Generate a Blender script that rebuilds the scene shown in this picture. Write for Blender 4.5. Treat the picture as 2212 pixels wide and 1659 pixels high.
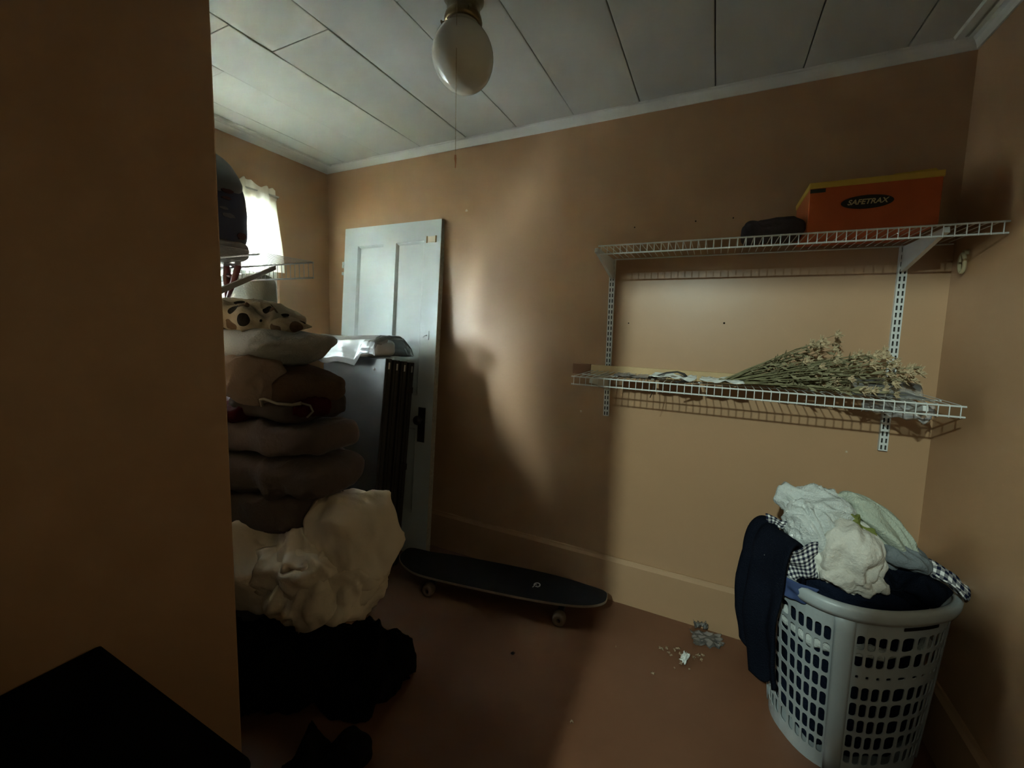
import bpy, bmesh, math, random
from mathutils import Vector, Matrix, noise, Euler
random.seed(7)
S = bpy.context.scene
for o in list(bpy.data.objects): bpy.data.objects.remove(o)
COL = S.collection
R = math.radians

# ------------------------------------------------------------------ camera
yaw, pitch, roll = 0.42515580, -0.09241072, 0.02816176
cam_d = bpy.data.cameras.new('camera'); cam = bpy.data.objects.new('camera', cam_d); COL.objects.link(cam)
f = Vector((-math.sin(yaw)*math.cos(pitch), math.cos(yaw)*math.cos(pitch), math.sin(pitch)))
rt = Vector((math.cos(yaw), math.sin(yaw), 0)); up = rt.cross(f)
r2 = rt*math.cos(roll) + up*math.sin(roll); u2 = -rt*math.sin(roll) + up*math.cos(roll)
M = Matrix((r2, u2, -f)).transposed().to_4x4(); M.translation = Vector((0, 0, 1.3296))
cam.matrix_world = M
cam_d.sensor_width = 36; cam_d.sensor_fit = 'HORIZONTAL'
cam_d.lens = 36*861.865/2212
cam_d.shift_x = -(1152.97-1106)/2212; cam_d.shift_y = (790.99-829.5)/2212
cam_d.clip_start = 0.02
S.camera = cam

# ------------------------------------------------------------------ light and exposure
EXPO = 6.0            # camera exposure in stops
W_STRENGTH = 820.0/2**EXPO
SY0, SY1 = -0.60, 2.62
LAMP_W = 185.0/2**EXPO
S.view_settings.view_transform = 'Standard'; S.view_settings.look = 'None'
S.view_settings.exposure = EXPO; S.view_settings.gamma = 1.0; S.view_settings.use_curve_mapping = False
wd = bpy.data.worlds.new('overcast_sky'); S.world = wd; wd.use_nodes = True
bg = wd.node_tree.nodes['Background']; bg.inputs[0].default_value = (0.88, 1.0, 1.0, 1); bg.inputs[1].default_value = W_STRENGTH
pl = bpy.data.lights.new('window_portal', 'AREA'); pl.shape = 'RECTANGLE'; pl.size = 0.92; pl.size_y = 0.98
pl.cycles.is_portal = True
po = bpy.data.objects.new('window_portal', pl); COL.objects.link(po)
po.location = (-2.46, 1.10, 1.59); po.rotation_euler = (0, R(-90), 0)
hl = bpy.data.lights.new('hall_lamp', 'POINT'); hl.energy = LAMP_W; hl.color = (0.80, 1.0, 0.90); hl.shadow_soft_size = 0.03
ho = bpy.data.objects.new('hall_lamp', hl); COL.objects.link(ho); ho.location = (-0.30, -1.10, 2.26)

# ------------------------------------------------------------------ materials
def mat(name, col, rough=0.6, spec=0.5, metal=0.0, bump=0.0, bscale=60, var=0.0, vscale=8, sheen=0.0, trans=0.0, alpha=1.0, bdet=3):
    m = bpy.data.materials.new(name); m.use_nodes = True; nt = m.node_tree; b = nt.nodes['Principled BSDF']
    b.inputs['Base Color'].default_value = (*col, 1); b.inputs['Roughness'].default_value = rough
    b.inputs['Specular IOR Level'].default_value = spec; b.inputs['Metallic'].default_value = metal
    if sheen: b.inputs['Sheen Weight'].default_value = sheen
    if trans: b.inputs['Transmission Weight'].default_value = trans
    b.inputs['Alpha'].default_value = alpha
    tc = nt.nodes.new('ShaderNodeTexCoord')
    if var:
        n = nt.nodes.new('ShaderNodeTexNoise'); n.inputs['Scale'].default_value = vscale; n.inputs['Detail'].default_value = 5
        nt.links.new(tc.outputs['Object'], n.inputs['Vector'])
        mx = nt.nodes.new('ShaderNodeMix'); mx.data_type = 'RGBA'
        mx.inputs[6].default_value = (*[c*(1-var) for c in col], 1); mx.inputs[7].default_value = (*[min(1, c*(1+var)) for c in col], 1)
        nt.links.new(n.outputs['Fac'], mx.inputs[0]); nt.links.new(mx.outputs[2], b.inputs['Base Color'])
    if bump:
        n2 = nt.nodes.new('ShaderNodeTexNoise'); n2.inputs['Scale'].default_value = bscale; n2.inputs['Detail'].default_value = bdet
        nt.links.new(tc.outputs['Object'], n2.inputs['Vector'])
        bp = nt.nodes.new('ShaderNodeBump'); bp.inputs['Strength'].default_value = bump; bp.inputs['Distance'].default_value = 0.01
        nt.links.new(n2.outputs['Fac'], bp.inputs['Height']); nt.links.new(bp.outputs['Normal'], b.inputs['Normal'])
    return m

def spots(name, base, spotcols, scale, rough=0.8):
    """cloth with round printed dots of a few colours"""
    m = mat(name, base, rough, 0.2, bump=0.3, bscale=90); nt = m.node_tree; b = nt.nodes['Principled BSDF']
    tc = nt.nodes.new('ShaderNodeTexCoord'); v = nt.nodes.new('ShaderNodeTexVoronoi'); v.inputs['Scale'].default_value = scale
    v.inputs['Randomness'].default_value = 0.75
    nt.links.new(tc.outputs['Object'], v.inputs['Vector'])
    cr = nt.nodes.new('ShaderNodeValToRGB'); cr.color_ramp.interpolation = 'CONSTANT'
    cr.color_ramp.elements[0].position = 0; cr.color_ramp.elements[0].color = (1, 1, 1, 1)
    cr.color_ramp.elements[1].position = 0.36; cr.color_ramp.elements[1].color = (0, 0, 0, 1)
    nt.links.new(v.outputs['Distance'], cr.inputs[0])
    sp = nt.nodes.new('ShaderNodeSeparateColor'); nt.links.new(v.outputs['Color'], sp.inputs[0])
    c2 = nt.nodes.new('ShaderNodeValToRGB'); c2.color_ramp.interpolation = 'CONSTANT'
    c2.color_ramp.elements[0].color = (*spotcols[0], 1); c2.color_ramp.elements[1].position = 0.55; c2.color_ramp.elements[1].color = (*spotcols[1], 1)
    nt.links.new(sp.outputs[0], c2.inputs[0])
    mx = nt.nodes.new('ShaderNodeMix'); mx.data_type = 'RGBA'; mx.inputs[6].default_value = (*base, 1)
    nt.links.new(cr.outputs[0], mx.inputs[0]); nt.links.new(c2.outputs[0], mx.inputs[7]); nt.links.new(mx.outputs[2], b.inputs['Base Color'])
    return m

def gingham(name, dark, light, scale):
    m = mat(name, dark, 0.85, 0.2); nt = m.node_tree; b = nt.nodes['Principled BSDF']
    uv = nt.nodes.new('ShaderNodeUVMap'); sx = nt.nodes.new('ShaderNodeSeparateXYZ'); nt.links.new(uv.outputs[0], sx.inputs[0])
    outs = []
    for k in (0, 1):
        mu = nt.nodes.new('ShaderNodeMath'); mu.operation = 'MULTIPLY'; mu.inputs[1].default_value = scale; nt.links.new(sx.outputs[k], mu.inputs[0])
        fr = nt.nodes.new('ShaderNodeMath'); fr.operation = 'FRACT'; nt.links.new(mu.outputs[0], fr.inputs[0])
        gt = nt.nodes.new('ShaderNodeMath'); gt.operation = 'GREATER_THAN'; gt.inputs[1].default_value = 0.5; nt.links.new(fr.outputs[0], gt.inputs[0]); outs.append(gt)
    ad = nt.nodes.new('ShaderNodeMath'); ad.operation = 'ADD'; nt.links.new(outs[0].outputs[0], ad.inputs[0]); nt.links.new(outs[1].outputs[0], ad.inputs[1])
    cr = nt.nodes.new('ShaderNodeValToRGB'); cr.color_ramp.interpolation = 'CONSTANT'
    cr.color_ramp.elements[0].color = (*dark, 1)
    e = cr.color_ramp.elements.new(0.25); e.color = (*[0.75*d+0.25*l for d, l in zip(dark, light)], 1)
    cr.color_ramp.elements[2].position = 0.75; cr.color_ramp.elements[2].color = (*light, 1)
    dv = nt.nodes.new('ShaderNodeMath'); dv.operation = 'MULTIPLY'; dv.inputs[1].default_value = 0.5; nt.links.new(ad.outputs[0], dv.inputs[0])
    nt.links.new(dv.outputs[0], cr.inputs[0]); nt.links.new(cr.outputs[0], b.inputs['Base Color'])
    return m

TAN = (0.40, 0.246, 0.134)
M_wall = mat('tan_wall_paint', TAN, 0.37, 0.5, bump=0.10, bscale=9, var=0.03, vscale=3, bdet=6)
M_base = mat('tan_baseboard_paint', (0.40, 0.250, 0.138), 0.65, 0.3, bump=0.06, bscale=20)
M_ceil = mat('white_ceiling_paint', (0.46, 0.48, 0.455), 0.6, 0.3, bump=0.05, bscale=40, var=0.03, vscale=2)
M_gap = mat('ceiling_joint_dark', (0.10, 0.10, 0.09), 0.9, 0.1)
M_crown = mat('white_trim_paint', (0.58, 0.60, 0.58), 0.45, 0.5)
M_floor = mat('red_brown_floor_paint', (0.150, 0.068, 0.036), 0.42, 0.5, bump=0.12, bscale=14, var=0.12, vscale=4)
M_door = mat('white_door_paint', (0.54, 0.60, 0.62), 0.4, 0.5, bump=0.08, bscale=18, var=0.03, vscale=6)
M_dooredge = mat('worn_door_edge', (0.42, 0.40, 0.34), 0.7, 0.3, bump=0.4, bscale=80, var=0.4, vscale=60)
M_iron = mat('dark_iron', (0.025, 0.02, 0.017), 0.5, 0.5, 0.4, bump=0.2, bscale=90)
M_wire = mat('white_vinyl_wire', (0.60, 0.62, 0.60), 0.35, 0.5)
M_wire2 = mat('shaded_white_wire', (0.26, 0.26, 0.25), 0.45, 0.4)  # white wire of the left shelf, its backlit shade put into the colour
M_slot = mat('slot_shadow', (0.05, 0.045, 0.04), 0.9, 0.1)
M_plastic = mat('white_hamper_plastic', (0.38, 0.42, 0.43), 0.38, 0.5)
M_navy = mat('navy_knit', (0.006, 0.008, 0.014), 0.9, 0.15, bump=0.5, bscale=220)
M_navy2 = mat('deep_navy_cotton', (0.008, 0.012, 0.024), 0.9, 0.15, bump=0.5, bscale=160)
M_white1 = mat('pale_grey_towel', (0.55, 0.58, 0.56), 0.9, 0.2, bump=0.5, bscale=200)
M_white2 = mat('cream_cotton', (0.58, 0.56, 0.50), 0.9, 0.2, bump=0.4, bscale=120)
M_white3 = mat('white_cotton', (0.68, 0.69, 0.62), 0.9, 0.2, bump=0.3, bscale=120)
M_green = mat('pale_green_towel', (0.42, 0.46, 0.38), 0.9, 0.2, bump=0.5, bscale=180, var=0.12, vscale=12)
M_grey = mat('slate_cotton', (0.16, 0.18, 0.19), 0.9, 0.2, bump=0.4, bscale=160)
M_olive = mat('olive_hem', (0.16, 0.18, 0.05), 0.9, 0.2, bump=0.4, bscale=160)
M_blue = mat('blue_lining', (0.05, 0.075, 0.17), 0.85, 0.2)
M_ging = gingham('navy_gingham', (0.012, 0.015, 0.035), (0.80, 0.80, 0.78), 9)
M_black = mat('black_cloth', (0.004, 0.004, 0.004), 0.95, 0.1, bump=0.4, bscale=120)
M_blackpl = mat('black_laminate', (0.002, 0.002, 0.002), 0.85, 0.05)
M_brown = mat('brown_plush', (0.105, 0.080, 0.072), 0.95, 0.15, bump=0.4, bscale=60, sheen=0.1)
M_duvet = mat('off_white_duvet', (0.70, 0.62, 0.50), 0.85, 0.25, bump=0.3, bscale=30)
M_pillow = mat('grey_white_knit', (0.30, 0.31, 0.305), 0.9, 0.2, bump=0.5, bscale=150)
M_pillow2 = mat('greenish_grey_ticking', (0.34, 0.35, 0.30), 0.9, 0.2, bump=0.2, bscale=120)
M_mauve = mat('mauve_brown_fleece', (0.22, 0.165, 0.13), 0.95, 0.15, bump=0.4, bscale=90)
M_rust = mat('rust_brown_fleece', (0.075, 0.046, 0.030), 0.95, 0.15, bump=0.4, bscale=90)
M_red = mat('dark_red_cloth', (0.035, 0.005, 0.007), 0.85, 0.2, bump=0.3, bscale=90)
M_dot = spots('cream_dotted_print', (0.27, 0.23, 0.165), [(0.10, 0.065, 0.04), (0.012, 0.01, 0.008)], 15)
M_bagblue = mat('dark_blue_bag_plastic', (0.018, 0.022, 0.055), 0.4, 0.5, var=0.3, vscale=6)
M_baggrey = mat('grey_bag_plastic', (0.10, 0.11, 0.12), 0.45, 0.5)
M_bagred = mat('red_print', (0.05, 0.012, 0.014), 0.5, 0.4)
M_bagwhite = mat('pale_print', (0.09, 0.09, 0.10), 0.5, 0.4)
M_redpl = mat('dark_red_plastic', (0.10, 0.012, 0.012), 0.3, 0.5)
M_screen = mat('grey_brown_panel', (0.036, 0.032, 0.030), 0.5, 0.4, bump=0.05, bscale=60)
M_screenedge = mat('dark_panel_edge', (0.022, 0.019, 0.017), 0.4, 0.5)
M_steel = mat('bright_steel', (0.55, 0.55, 0.52), 0.3, 0.5, 0.9)
M_brass = mat('aged_brass', (0.22, 0.17, 0.09), 0.35, 0.5, 0.85, bump=0.1, bscale=60)
M_orangebox = mat('orange_card', (0.40, 0.085, 0.018), 0.6, 0.3, var=0.08, vscale=5)
M_yellowbox = mat('yellow_card', (0.50, 0.34, 0.05), 0.6, 0.3)
M_logo = mat('black_logo_ink', (0.012, 0.011, 0.009), 0.6, 0.3)
M_logot = mat('pale_logo_ink', (0.42, 0.36, 0.20), 0.6, 0.3)
M_greycloth = mat('dusky_grey_cloth', (0.05, 0.042, 0.045), 0.9, 0.2, bump=0.3, bscale=90)
M_grip = mat('black_grip_tape', (0.009, 0.009, 0.009), 0.95, 0.25, bump=0.6, bscale=500)
M_deck = mat('worn_maple_edge', (0.22, 0.17, 0.12), 0.6, 0.3)
M_wheel = mat('tan_urethane_wheel', (0.17, 0.12, 0.08), 0.45, 0.4)
M_stem = mat('dried_green_stem', (0.20, 0.185, 0.10), 0.9, 0.2, var=0.35, vscale=40)
M_leaf = mat('dried_leaf', (0.24, 0.215, 0.125), 0.9, 0.2, var=0.3, vscale=30)
M_flower = mat('dried_cream_petal', (0.50, 0.39, 0.24), 0.9, 0.2, var=0.25, vscale=30)
M_paper = mat('white_paper', (0.72, 0.75, 0.72), 0.8, 0.3)
M_petal = mat('dry_tan_petal', (0.45, 0.33, 0.22), 0.85, 0.2, var=0.3, vscale=60)
M_raw = mat('raw_pine', (0.50, 0.36, 0.19), 0.7, 0.3, bump=0.2, bscale=50, var=0.1, vscale=20)
M_rawbrown = mat('brown_stained_wood', (0.22, 0.11, 0.055), 0.7, 0.3)
M_hole = mat('dark_hole', (0.012, 0.008, 0.005), 0.95, 0.1)
M_spackle = mat('pale_filler', (0.55, 0.47, 0.36), 0.8, 0.2)

def clear_film(name, tint=(0.9, 0.92, 0.92), solid=0.25):
    m = bpy.data.materials.new(name); m.use_nodes = True; nt = m.node_tree; nt.nodes.clear()
    out = nt.nodes.new('ShaderNodeOutputMaterial'); t = nt.nodes.new('ShaderNodeBsdfTransparent'); t.inputs[0].default_value = (*tint, 1)
    d = nt.nodes.new('ShaderNodeBsdfTranslucent'); d.inputs[0].default_value = (*tint, 1)
    d2 = nt.nodes.new('ShaderNodeBsdfDiffuse'); d2.inputs[0].default_value = (*tint, 1)
    g = nt.nodes.new('ShaderNodeBsdfGlossy'); g.inputs['Roughness'].default_value = 0.12
    a1 = nt.nodes.new('ShaderNodeMixShader'); a1.inputs[0].default_value = 0.5
    nt.links.new(d.outputs[0], a1.inputs[1]); nt.links.new(d2.outputs[0], a1.inputs[2])
    a = nt.nodes.new('ShaderNodeMixShader'); a.inputs[0].default_value = solid
    nt.links.new(t.outputs[0], a.inputs[1]); nt.links.new(a1.outputs[0], a.inputs[2])
    fz = nt.nodes.new('ShaderNodeFresnel'); fz.inputs[0].default_value = 1.5
    b = nt.nodes.new('ShaderNodeMixShader'); nt.links.new(fz.outputs[0], b.inputs[0]); nt.links.new(a.outputs[0], b.inputs[1]); nt.links.new(g.outputs[0], b.inputs[2])
    nt.links.new(b.outputs[0], out.inputs[0]); return m
M_film = clear_film('clear_plastic_film', (0.95, 0.95, 0.95), 0.34)
M_film2 = clear_film('thin_clear_film', (0.92, 0.92, 0.9), 0.18)
M_glass = clear_film('window_glass', (0.97, 1.0, 1.0), 0.0)
M_sheer = clear_film('sheer_curtain', (0.92, 0.9, 0.83), 0.98)
M_sheer.node_tree.nodes['Translucent BSDF'].inputs[0].default_value = (0.92, 0.90, 0.83, 1)
M_sheer.node_tree.nodes['Transparent BSDF'].inputs[0].default_value = (1, 1, 1, 1)
M_sheer.node_tree.nodes['Mix Shader'].inputs[0].default_value = 0.2
for n in M_sheer.node_tree.nodes:
    if n.type == 'FRESNEL': n.inputs[0].default_value = 1.01
M_milk = mat('milk_glass', (0.62, 0.64, 0.58), 0.08, 0.6)
M_milk.node_tree.nodes['Principled BSDF'].inputs['Subsurface Weight'].default_value = 0.25
M_milk.node_tree.nodes['Principled BSDF'].inputs['Subsurface Radius'].default_value = (0.05, 0.05, 0.05)

for m_ in (M_navy, M_navy2, M_white1, M_white2, M_white3, M_green, M_grey, M_olive, M_blue, M_ging, M_brown, M_duvet, M_pillow, M_pillow2, M_mauve, M_rust, M_red, M_dot, M_greycloth):
    m_.node_tree.nodes['Principled BSDF'].inputs['Specular IOR Level'].default_value = 0.03   # cloth hardly shines

# ------------------------------------------------------------------ helpers
class MB:
    def __init__(s): s.v = []; s.f = []; s.uv = None; s.mi = []
    def add(s, vs, fs):
        k = len(s.v); s.v += [Vector(v) for v in vs]; s.f += [tuple(i+k for i in q) for q in fs]; return s
    def box(s, a, b, c=0.0, rot=None, org=None):
        """axis-aligned box a..b with chamfer c"""
        bm = bmesh.new(); bmesh.ops.create_cube(bm, size=1)
        a = Vector(a); b = Vector(b); d = b-a; m = (a+b)/2
        for v in bm.verts: v.co = Vector((v.co.x*d.x, v.co.y*d.y, v.co.z*d.z))+m
        if c: bmesh.ops.bevel(bm, geom=bm.edges[:], offset=c, segments=2, affect='EDGES', profile=0.6)
        bm.verts.index_update()
        vs = [v.co.copy() for v in bm.verts]
        if rot is not None:
            o = Vector(org) if org is not None else m
            vs = [rot @ (v-o)+o for v in vs]
        fs = [[v.index for v in q.verts] for q in bm.faces]; bm.free(); return s.add(vs, fs)
    def tube(s, pts, r, n=8, cap=True):
        pts = [Vector(p) for p in pts]; rr = r if isinstance(r, (list, tuple)) else [r]*len(pts)
        t = (pts[1]-pts[0]).normalized(); nrm = t.orthogonal().normalized(); rings = []
        for i, p in enumerate(pts):
            t2 = ((pts[min(i+1, len(pts)-1)]-pts[max(i-1, 0)])).normalized()
            nrm = (nrm-t2*nrm.dot(t2))
            nrm = nrm.normalized() if nrm.length > 1e-6 else t2.orthogonal().normalized()
            bn = t2.cross(nrm)
            rings.append([p+(nrm*math.cos(2*math.pi*k/n)+bn*math.sin(2*math.pi*k/n))*rr[i] for k in range(n)])
        vs = [v for q in rings for v in q]; fs = []
        for i in range(len(pts)-1):
            for k in range(n): fs.append((i*n+k, i*n+(k+1) % n, (i+1)*n+(k+1) % n, (i+1)*n+k))
        if cap: fs.append(tuple(range(n))[::-1]); fs.append(tuple((len(pts)-1)*n+k for k in range(n)))
        return s.add(vs, fs)
    def lathe(s, prof, c, n=32, axis='z'):
        vs = []; fs = []; c = Vector(c)
        for r, z in prof:
            for k in range(n):
                a = 2*math.pi*k/n
                p = (r*math.cos(a), r*math.sin(a), z)
                if axis == 'y': p = (p[0], p[2], p[1])
                if axis == 'x': p = (p[2], p[0], p[1])
                vs.append(c+Vector(p))
        for i in range(len(prof)-1):
            for k in range(n): fs.append((i*n+k, i*n+(k+1) % n, (i+1)*n+(k+1) % n, (i+1)*n+k))
        return s.add(vs, fs)
    def prism(s, poly, ax, a, b):
        """poly in the two other axes, extruded along ax from a to b"""
        n = len(poly); o = [i for i in range(3) if i != ax]; vs = []
        for t in (a, b):
            for p in poly:
                q = [0, 0, 0]; q[ax] = t; q[o[0]] = p[0]; q[o[1]] = p[1]; vs.append(q)
        fs = [tuple(range(n))[::-1], tuple(range(n, 2*n))]+[(k, (k+1) % n, n+(k+1) % n, n+k) for k in range(n)]
        return s.add(vs, fs)
    def xf(s, m): s.v = [m @ v for v in s.v]; return s

def mesh_of(mb, name, m, smooth=False, uvs=None):
    me = bpy.data.meshes.new(name); me.from_pydata([tuple(v) for v in mb.v], [], mb.f)
    bm = bmesh.new(); bm.from_mesh(me); bmesh.ops.recalc_face_normals(bm, faces=bm.faces[:]); bm.to_mesh(me); bm.free()
    me.materials.append(m)
    if smooth:
        for p in me.polygons: p.use_smooth = True
    return me

def world_loc(o):
    l = Vector(o.location)
    while o.parent: o = o.parent; l += Vector(o.location)
    return l

def obj(name, mb, m, parent=None, loc=None, smooth=False, mods=None, label=None):
    """world-space MB -> one mesh object whose origin is at loc (or at its parent's origin)"""
    base = world_loc(parent) if parent else Vector((0, 0, 0))
    org = Vector(loc) if loc is not None else base
    mb2 = MB(); mb2.v = [v-org for v in mb.v]; mb2.f = mb.f
    o = bpy.data.objects.new(name, mesh_of(mb2, name, m, smooth)); COL.objects.link(o)
    o.location = org-base
    if parent: o.parent = parent
    if mods: mods(o)
    if label: o['label'] = label
    return o

def thing(name, label, cat, loc, group=None):
    o = bpy.data.objects.new(name, None); COL.objects.link(o); o.location = loc; o.empty_display_size = 0.05
    o['label'] = label; o['category'] = cat
    if group: o['group'] = group
    return o
def tag(o, label, cat, group=None, kind=None):
    o['label'] = label; o['category'] = cat
    if group: o['group'] = group
    if kind: o['kind'] = kind
    return o
def struct(name, mb, m, parent=None, **k):
    o = obj(name, mb, m, parent, **k)
    if not parent: o['kind'] = 'structure'
    return o
def share(name, src, parent, loc):
    o = src.copy(); o.name = name; COL.objects.link(o); o.parent = parent; o.location = loc; return o
def solid(t, off=0.0):
    def g(o):
        m = o.modifiers.new('thickness', 'SOLIDIFY'); m.thickness = t; m.offset = off
    return g

def blob(c, r, seed=0, e1=1.0, e2=1.0, fold=0.02, ff=4.0, aniso=(1, 1, 1), fine=0.006, rot=None, nu=96, nv=56, zmin=None, pinch=0.0, ridge=True, sag=None):
    """soft cloth lump: superellipsoid + directional ridged folds"""
    mb = MB(); c = Vector(c); vs = []; fs = []
    sg = lambda w, e: math.copysign(abs(w)**e, w)
    off = Vector((seed*3.1, seed*7.7, seed*1.3))
    for j in range(nv+1):
        ph = -math.pi/2+math.pi*j/nv
        for i in range(nu):
            th = 2*math.pi*i/nu
            d = Vector((sg(math.cos(ph), e1)*sg(math.cos(th), e2), sg(math.cos(ph), e1)*sg(math.sin(th), e2), sg(math.sin(ph), e1)))
            p = Vector((d.x*r[0], d.y*r[1], d.z*r[2]))
            if pinch:                                  # pillow: thinner towards its corners
                q = max(0, 1-pinch*(abs(d.x)**4*0.5+abs(d.y)**4*0.5)); p.z *= q
            n = Vector((d.x/r[0], d.y/r[1], d.z/r[2])).normalized()
            s = Vector((p.x*ff*aniso[0], p.y*ff*aniso[1], p.z*ff*aniso[2]))+off
            w = noise.noise_vector(s*0.6)*0.9
            if ridge:
                h = (1-abs(noise.noise(s+w))*2.2)**1
                h2 = (1-abs(noise.noise((s+w)*2.3+off))*2.2)
            else:
                h = noise.noise(s+w); h2 = noise.noise((s+w)*2.1)
            p = p+n*(fold*(h-0.5)+fold*0.4*(h2-0.5)+fine*noise.noise(s*6))
            if rot: p = rot @ p
            if sag: p = sag(p)
            p = p+c
            if zmin is not None and p.z < zmin: p.z = zmin+0.002*noise.noise(p*30)
            vs.append(p)
    for j in range(nv):
        for i in range(nu): fs.append((j*nu+i, j*nu+(i+1) % nu, (j+1)*nu+(i+1) % nu, (j+1)*nu+i))
    return mb.add(vs, fs)

def cloth_grid(name, fn, nu, nv, m, parent=None, thick=0.004, uvscale=(1, 1), loc=None):
    """sheet from fn(u,v)->point with UVs, thickness by solidify"""
    vs = [fn(i/nu, j/nv) for j in range(nv+1) for i in range(nu+1)]
    fs = [(j*(nu+1)+i, j*(nu+1)+i+1, (j+1)*(nu+1)+i+1, (j+1)*(nu+1)+i) for j in range(nv) for i in range(nu)]
    base = world_loc(parent) if parent else Vector((0, 0, 0)); org = Vector(loc) if loc is not None else base
    me = bpy.data.meshes.new(name); me.from_pydata([tuple(Vector(v)-org) for v in vs], [], fs); me.materials.append(m)
    ul = me.uv_layers.new(name='UVMap')
    for p in me.polygons:
        p.use_smooth = True
        for li in p.loop_indices:
            vi = me.loops[li].vertex_index; ul.data[li].uv = ((vi % (nu+1))/nu*uvscale[0], (vi//(nu+1))/nv*uvscale[1])
    o = bpy.data.objects.new(name, me); COL.objects.link(o); o.location = org-base
    if parent: o.parent = parent
    solid(thick)(o); return o

def holed_cell(P, u0, u1, v0, v1, hu, hv, rr, vs, fs):
    """one cell of a sheet with a rounded rectangular hole; P(u,v) maps to space; hu,hv = hole half sizes, rr corner radius (u units, v units)"""
    uc, vc = (u0+u1)/2, (v0+v1)/2; inner = []; outer = []
    for sx, sy, a0 in ((1, 1, 0), (-1, 1, 90), (-1, -1, 180), (1, -1, 270)):
        for k in range(3):
            a = R(a0+k*45)
            inner.append((uc+sx*(hu-rr[0])+rr[0]*math.cos(a), vc+sy*(hv-rr[1])+rr[1]*math.sin(a)))
        cu = u1 if sx > 0 else u0; cv = v1 if sy > 0 else v0
        if a0 in (0, 180): outer += [(cu, vc+sy*(hv-rr[1])), (cu, cv), (uc+sx*(hu-rr[0]), cv)]
        else: outer += [(uc+sx*(hu-rr[0]), cv), (cu, cv), (cu, vc+sy*(hv-rr[1]))]
    k = len(vs); n = 12
    vs += [P(*q) for q in inner]+[P(*q) for q in outer]
    for i in range(n): fs.append((k+i, k+n+i, k+n+(i+1) % n, k+(i+1) % n))

# ------------------------------------------------------------------ room shell
XL, XR, YB, ZC = -2.376, 0.733, 1.893, 2.333
YN, XN = 0.622, -1.18          # closet wall facing the room, side wall next to the camera
YD0, YD1 = -0.22, -0.10        # doorway wall behind the camera
T = 0.12
struct('floor', MB().box((-2.6, -2.7, -0.06), (1.5, 2.05, 0)), M_floor)
ceil = struct('ceiling', MB().box((-2.6, -2.7, ZC+0.012), (1.5, 2.05, ZC+0.1)), M_gap)
g0, gs, gap = -1.578, 0.3022, 0.0035
xs = [XL]+[g0+gs*i for i in range(-2, 8)]+[XR]
k = 0
for i in range(len(xs)-1):
    x0, x1 = xs[i], xs[i+1]
    if x1-x0 < 0.02: continue
    j0 = 1.033 if (i % 2 == 1) else 0.888
    ys = [YD1, j0, YB] if j0-1.2 < YD1 else [YD1, j0-1.2, j0, YB]
    for a, b in zip(ys[:-1], ys[1:]):
        if b-a < 0.02: continue
        gx = gap; gy = 0.0015; dz = 0.0012*math.sin(k*2.3)
        obj('ceiling_tile', MB().box((x0+gx/2, a+gy/2, ZC+dz), (x1-gx/2, b-gy/2, ZC+0.012), 0.0025), M_ceil, ceil); k += 1
M_hall = mat('dark_hall_paint', (0.07, 0.055, 0.04), 0.8, 0.2)
struct('ceiling_hall', MB().box((-1.5, -2.6, ZC), (1.42, YD0, ZC+0.012)), M_hall)

struct('wall_back', MB().box((XL-T, YB, 0), (XR+T, YB+T, ZC+0.012)), M_wall)
# left wall with the window opening
wy0, wy1, wz0, wz1 = 0.64, 1.556, 1.16, 2.02
wl = MB(); WT = 0.06
wl.box((XL-WT, YN-0.1, 0), (XL, YB, wz0)); wl.box((XL-WT, YN-0.1, wz1), (XL, YB, ZC+0.012))
wl.box((XL-WT, wy1, wz0), (XL, YB, wz1)); wl.box((XL-WT, YN-0.1, wz0), (XL, wy0, wz1))
struct('wall_left', wl, M_wall)
struct('wall_right', MB().box((XR, YD1, 0), (XR+T, YB, ZC+0.012)), M_wall)
struct('wall_closet', MB().box((XL-T, YN-T, 0), (XN-T, YN, ZC+0.012)), M_wall)
struct('wall_near', MB().box((XN-T, YD1, 0), (XN, YN, ZC+0.012), 0.004), M_wall)
JX0, JX1, JZ = -0.33, 0.60, 2.05
wf = MB(); wf.box((XN-T, YD0, 0), (JX0, YD1, ZC+0.012)); wf.box((JX1, YD0, 0), (1.42, YD1, ZC+0.012)); wf.box((JX0, YD0, JZ), (JX1, YD1, ZC+0.012))
struct('wall_front', wf, M_wall)
struct('wall_hall_left', MB().box((XN-T-0.1, -2.5, 0), (XN-T, YD0, ZC+0.012)), M_hall)
struct('wall_hall_right', MB().box((1.3, -2.5, 0), (1.42, YD0, ZC+0.012)), M_hall)
struct('wall_hall_back', MB().box((XN-T-0.1, -2.6, 0), (1.42, -2.5, ZC+0.012)), M_hall)

# eave added unseen above the window, outside, to cut steep daylight
struct('added_eave', MB().box((XL-0.62, -0.6, 2.16), (XL-WT-0.01, 2.6, 2.20)), M_crown)

# baseboards
def bb(ax, a, b, pos, sgn):
    prof = [(0, 0), (0.020*sgn, 0), (0.020*sgn, 0.200), (0.011*sgn, 0.212), (0.008*sgn, 0.219), (0, 0.219)]
    if ax == 0: return MB().prism([(pos+p[0], p[1]) for p in prof], 0, a, b)
    return MB().prism([(pos+p[0], p[1]) for p in prof], 1, a, b)
struct('baseboard_back', bb(0, XL, XR, YB, -1), M_base)
struct('baseboard_left', bb(1, YN, YB-0.02, XL, 1), M_base)
struct('baseboard_right', bb(1, YD1, YB-0.02, XR, -1), M_base)
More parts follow.
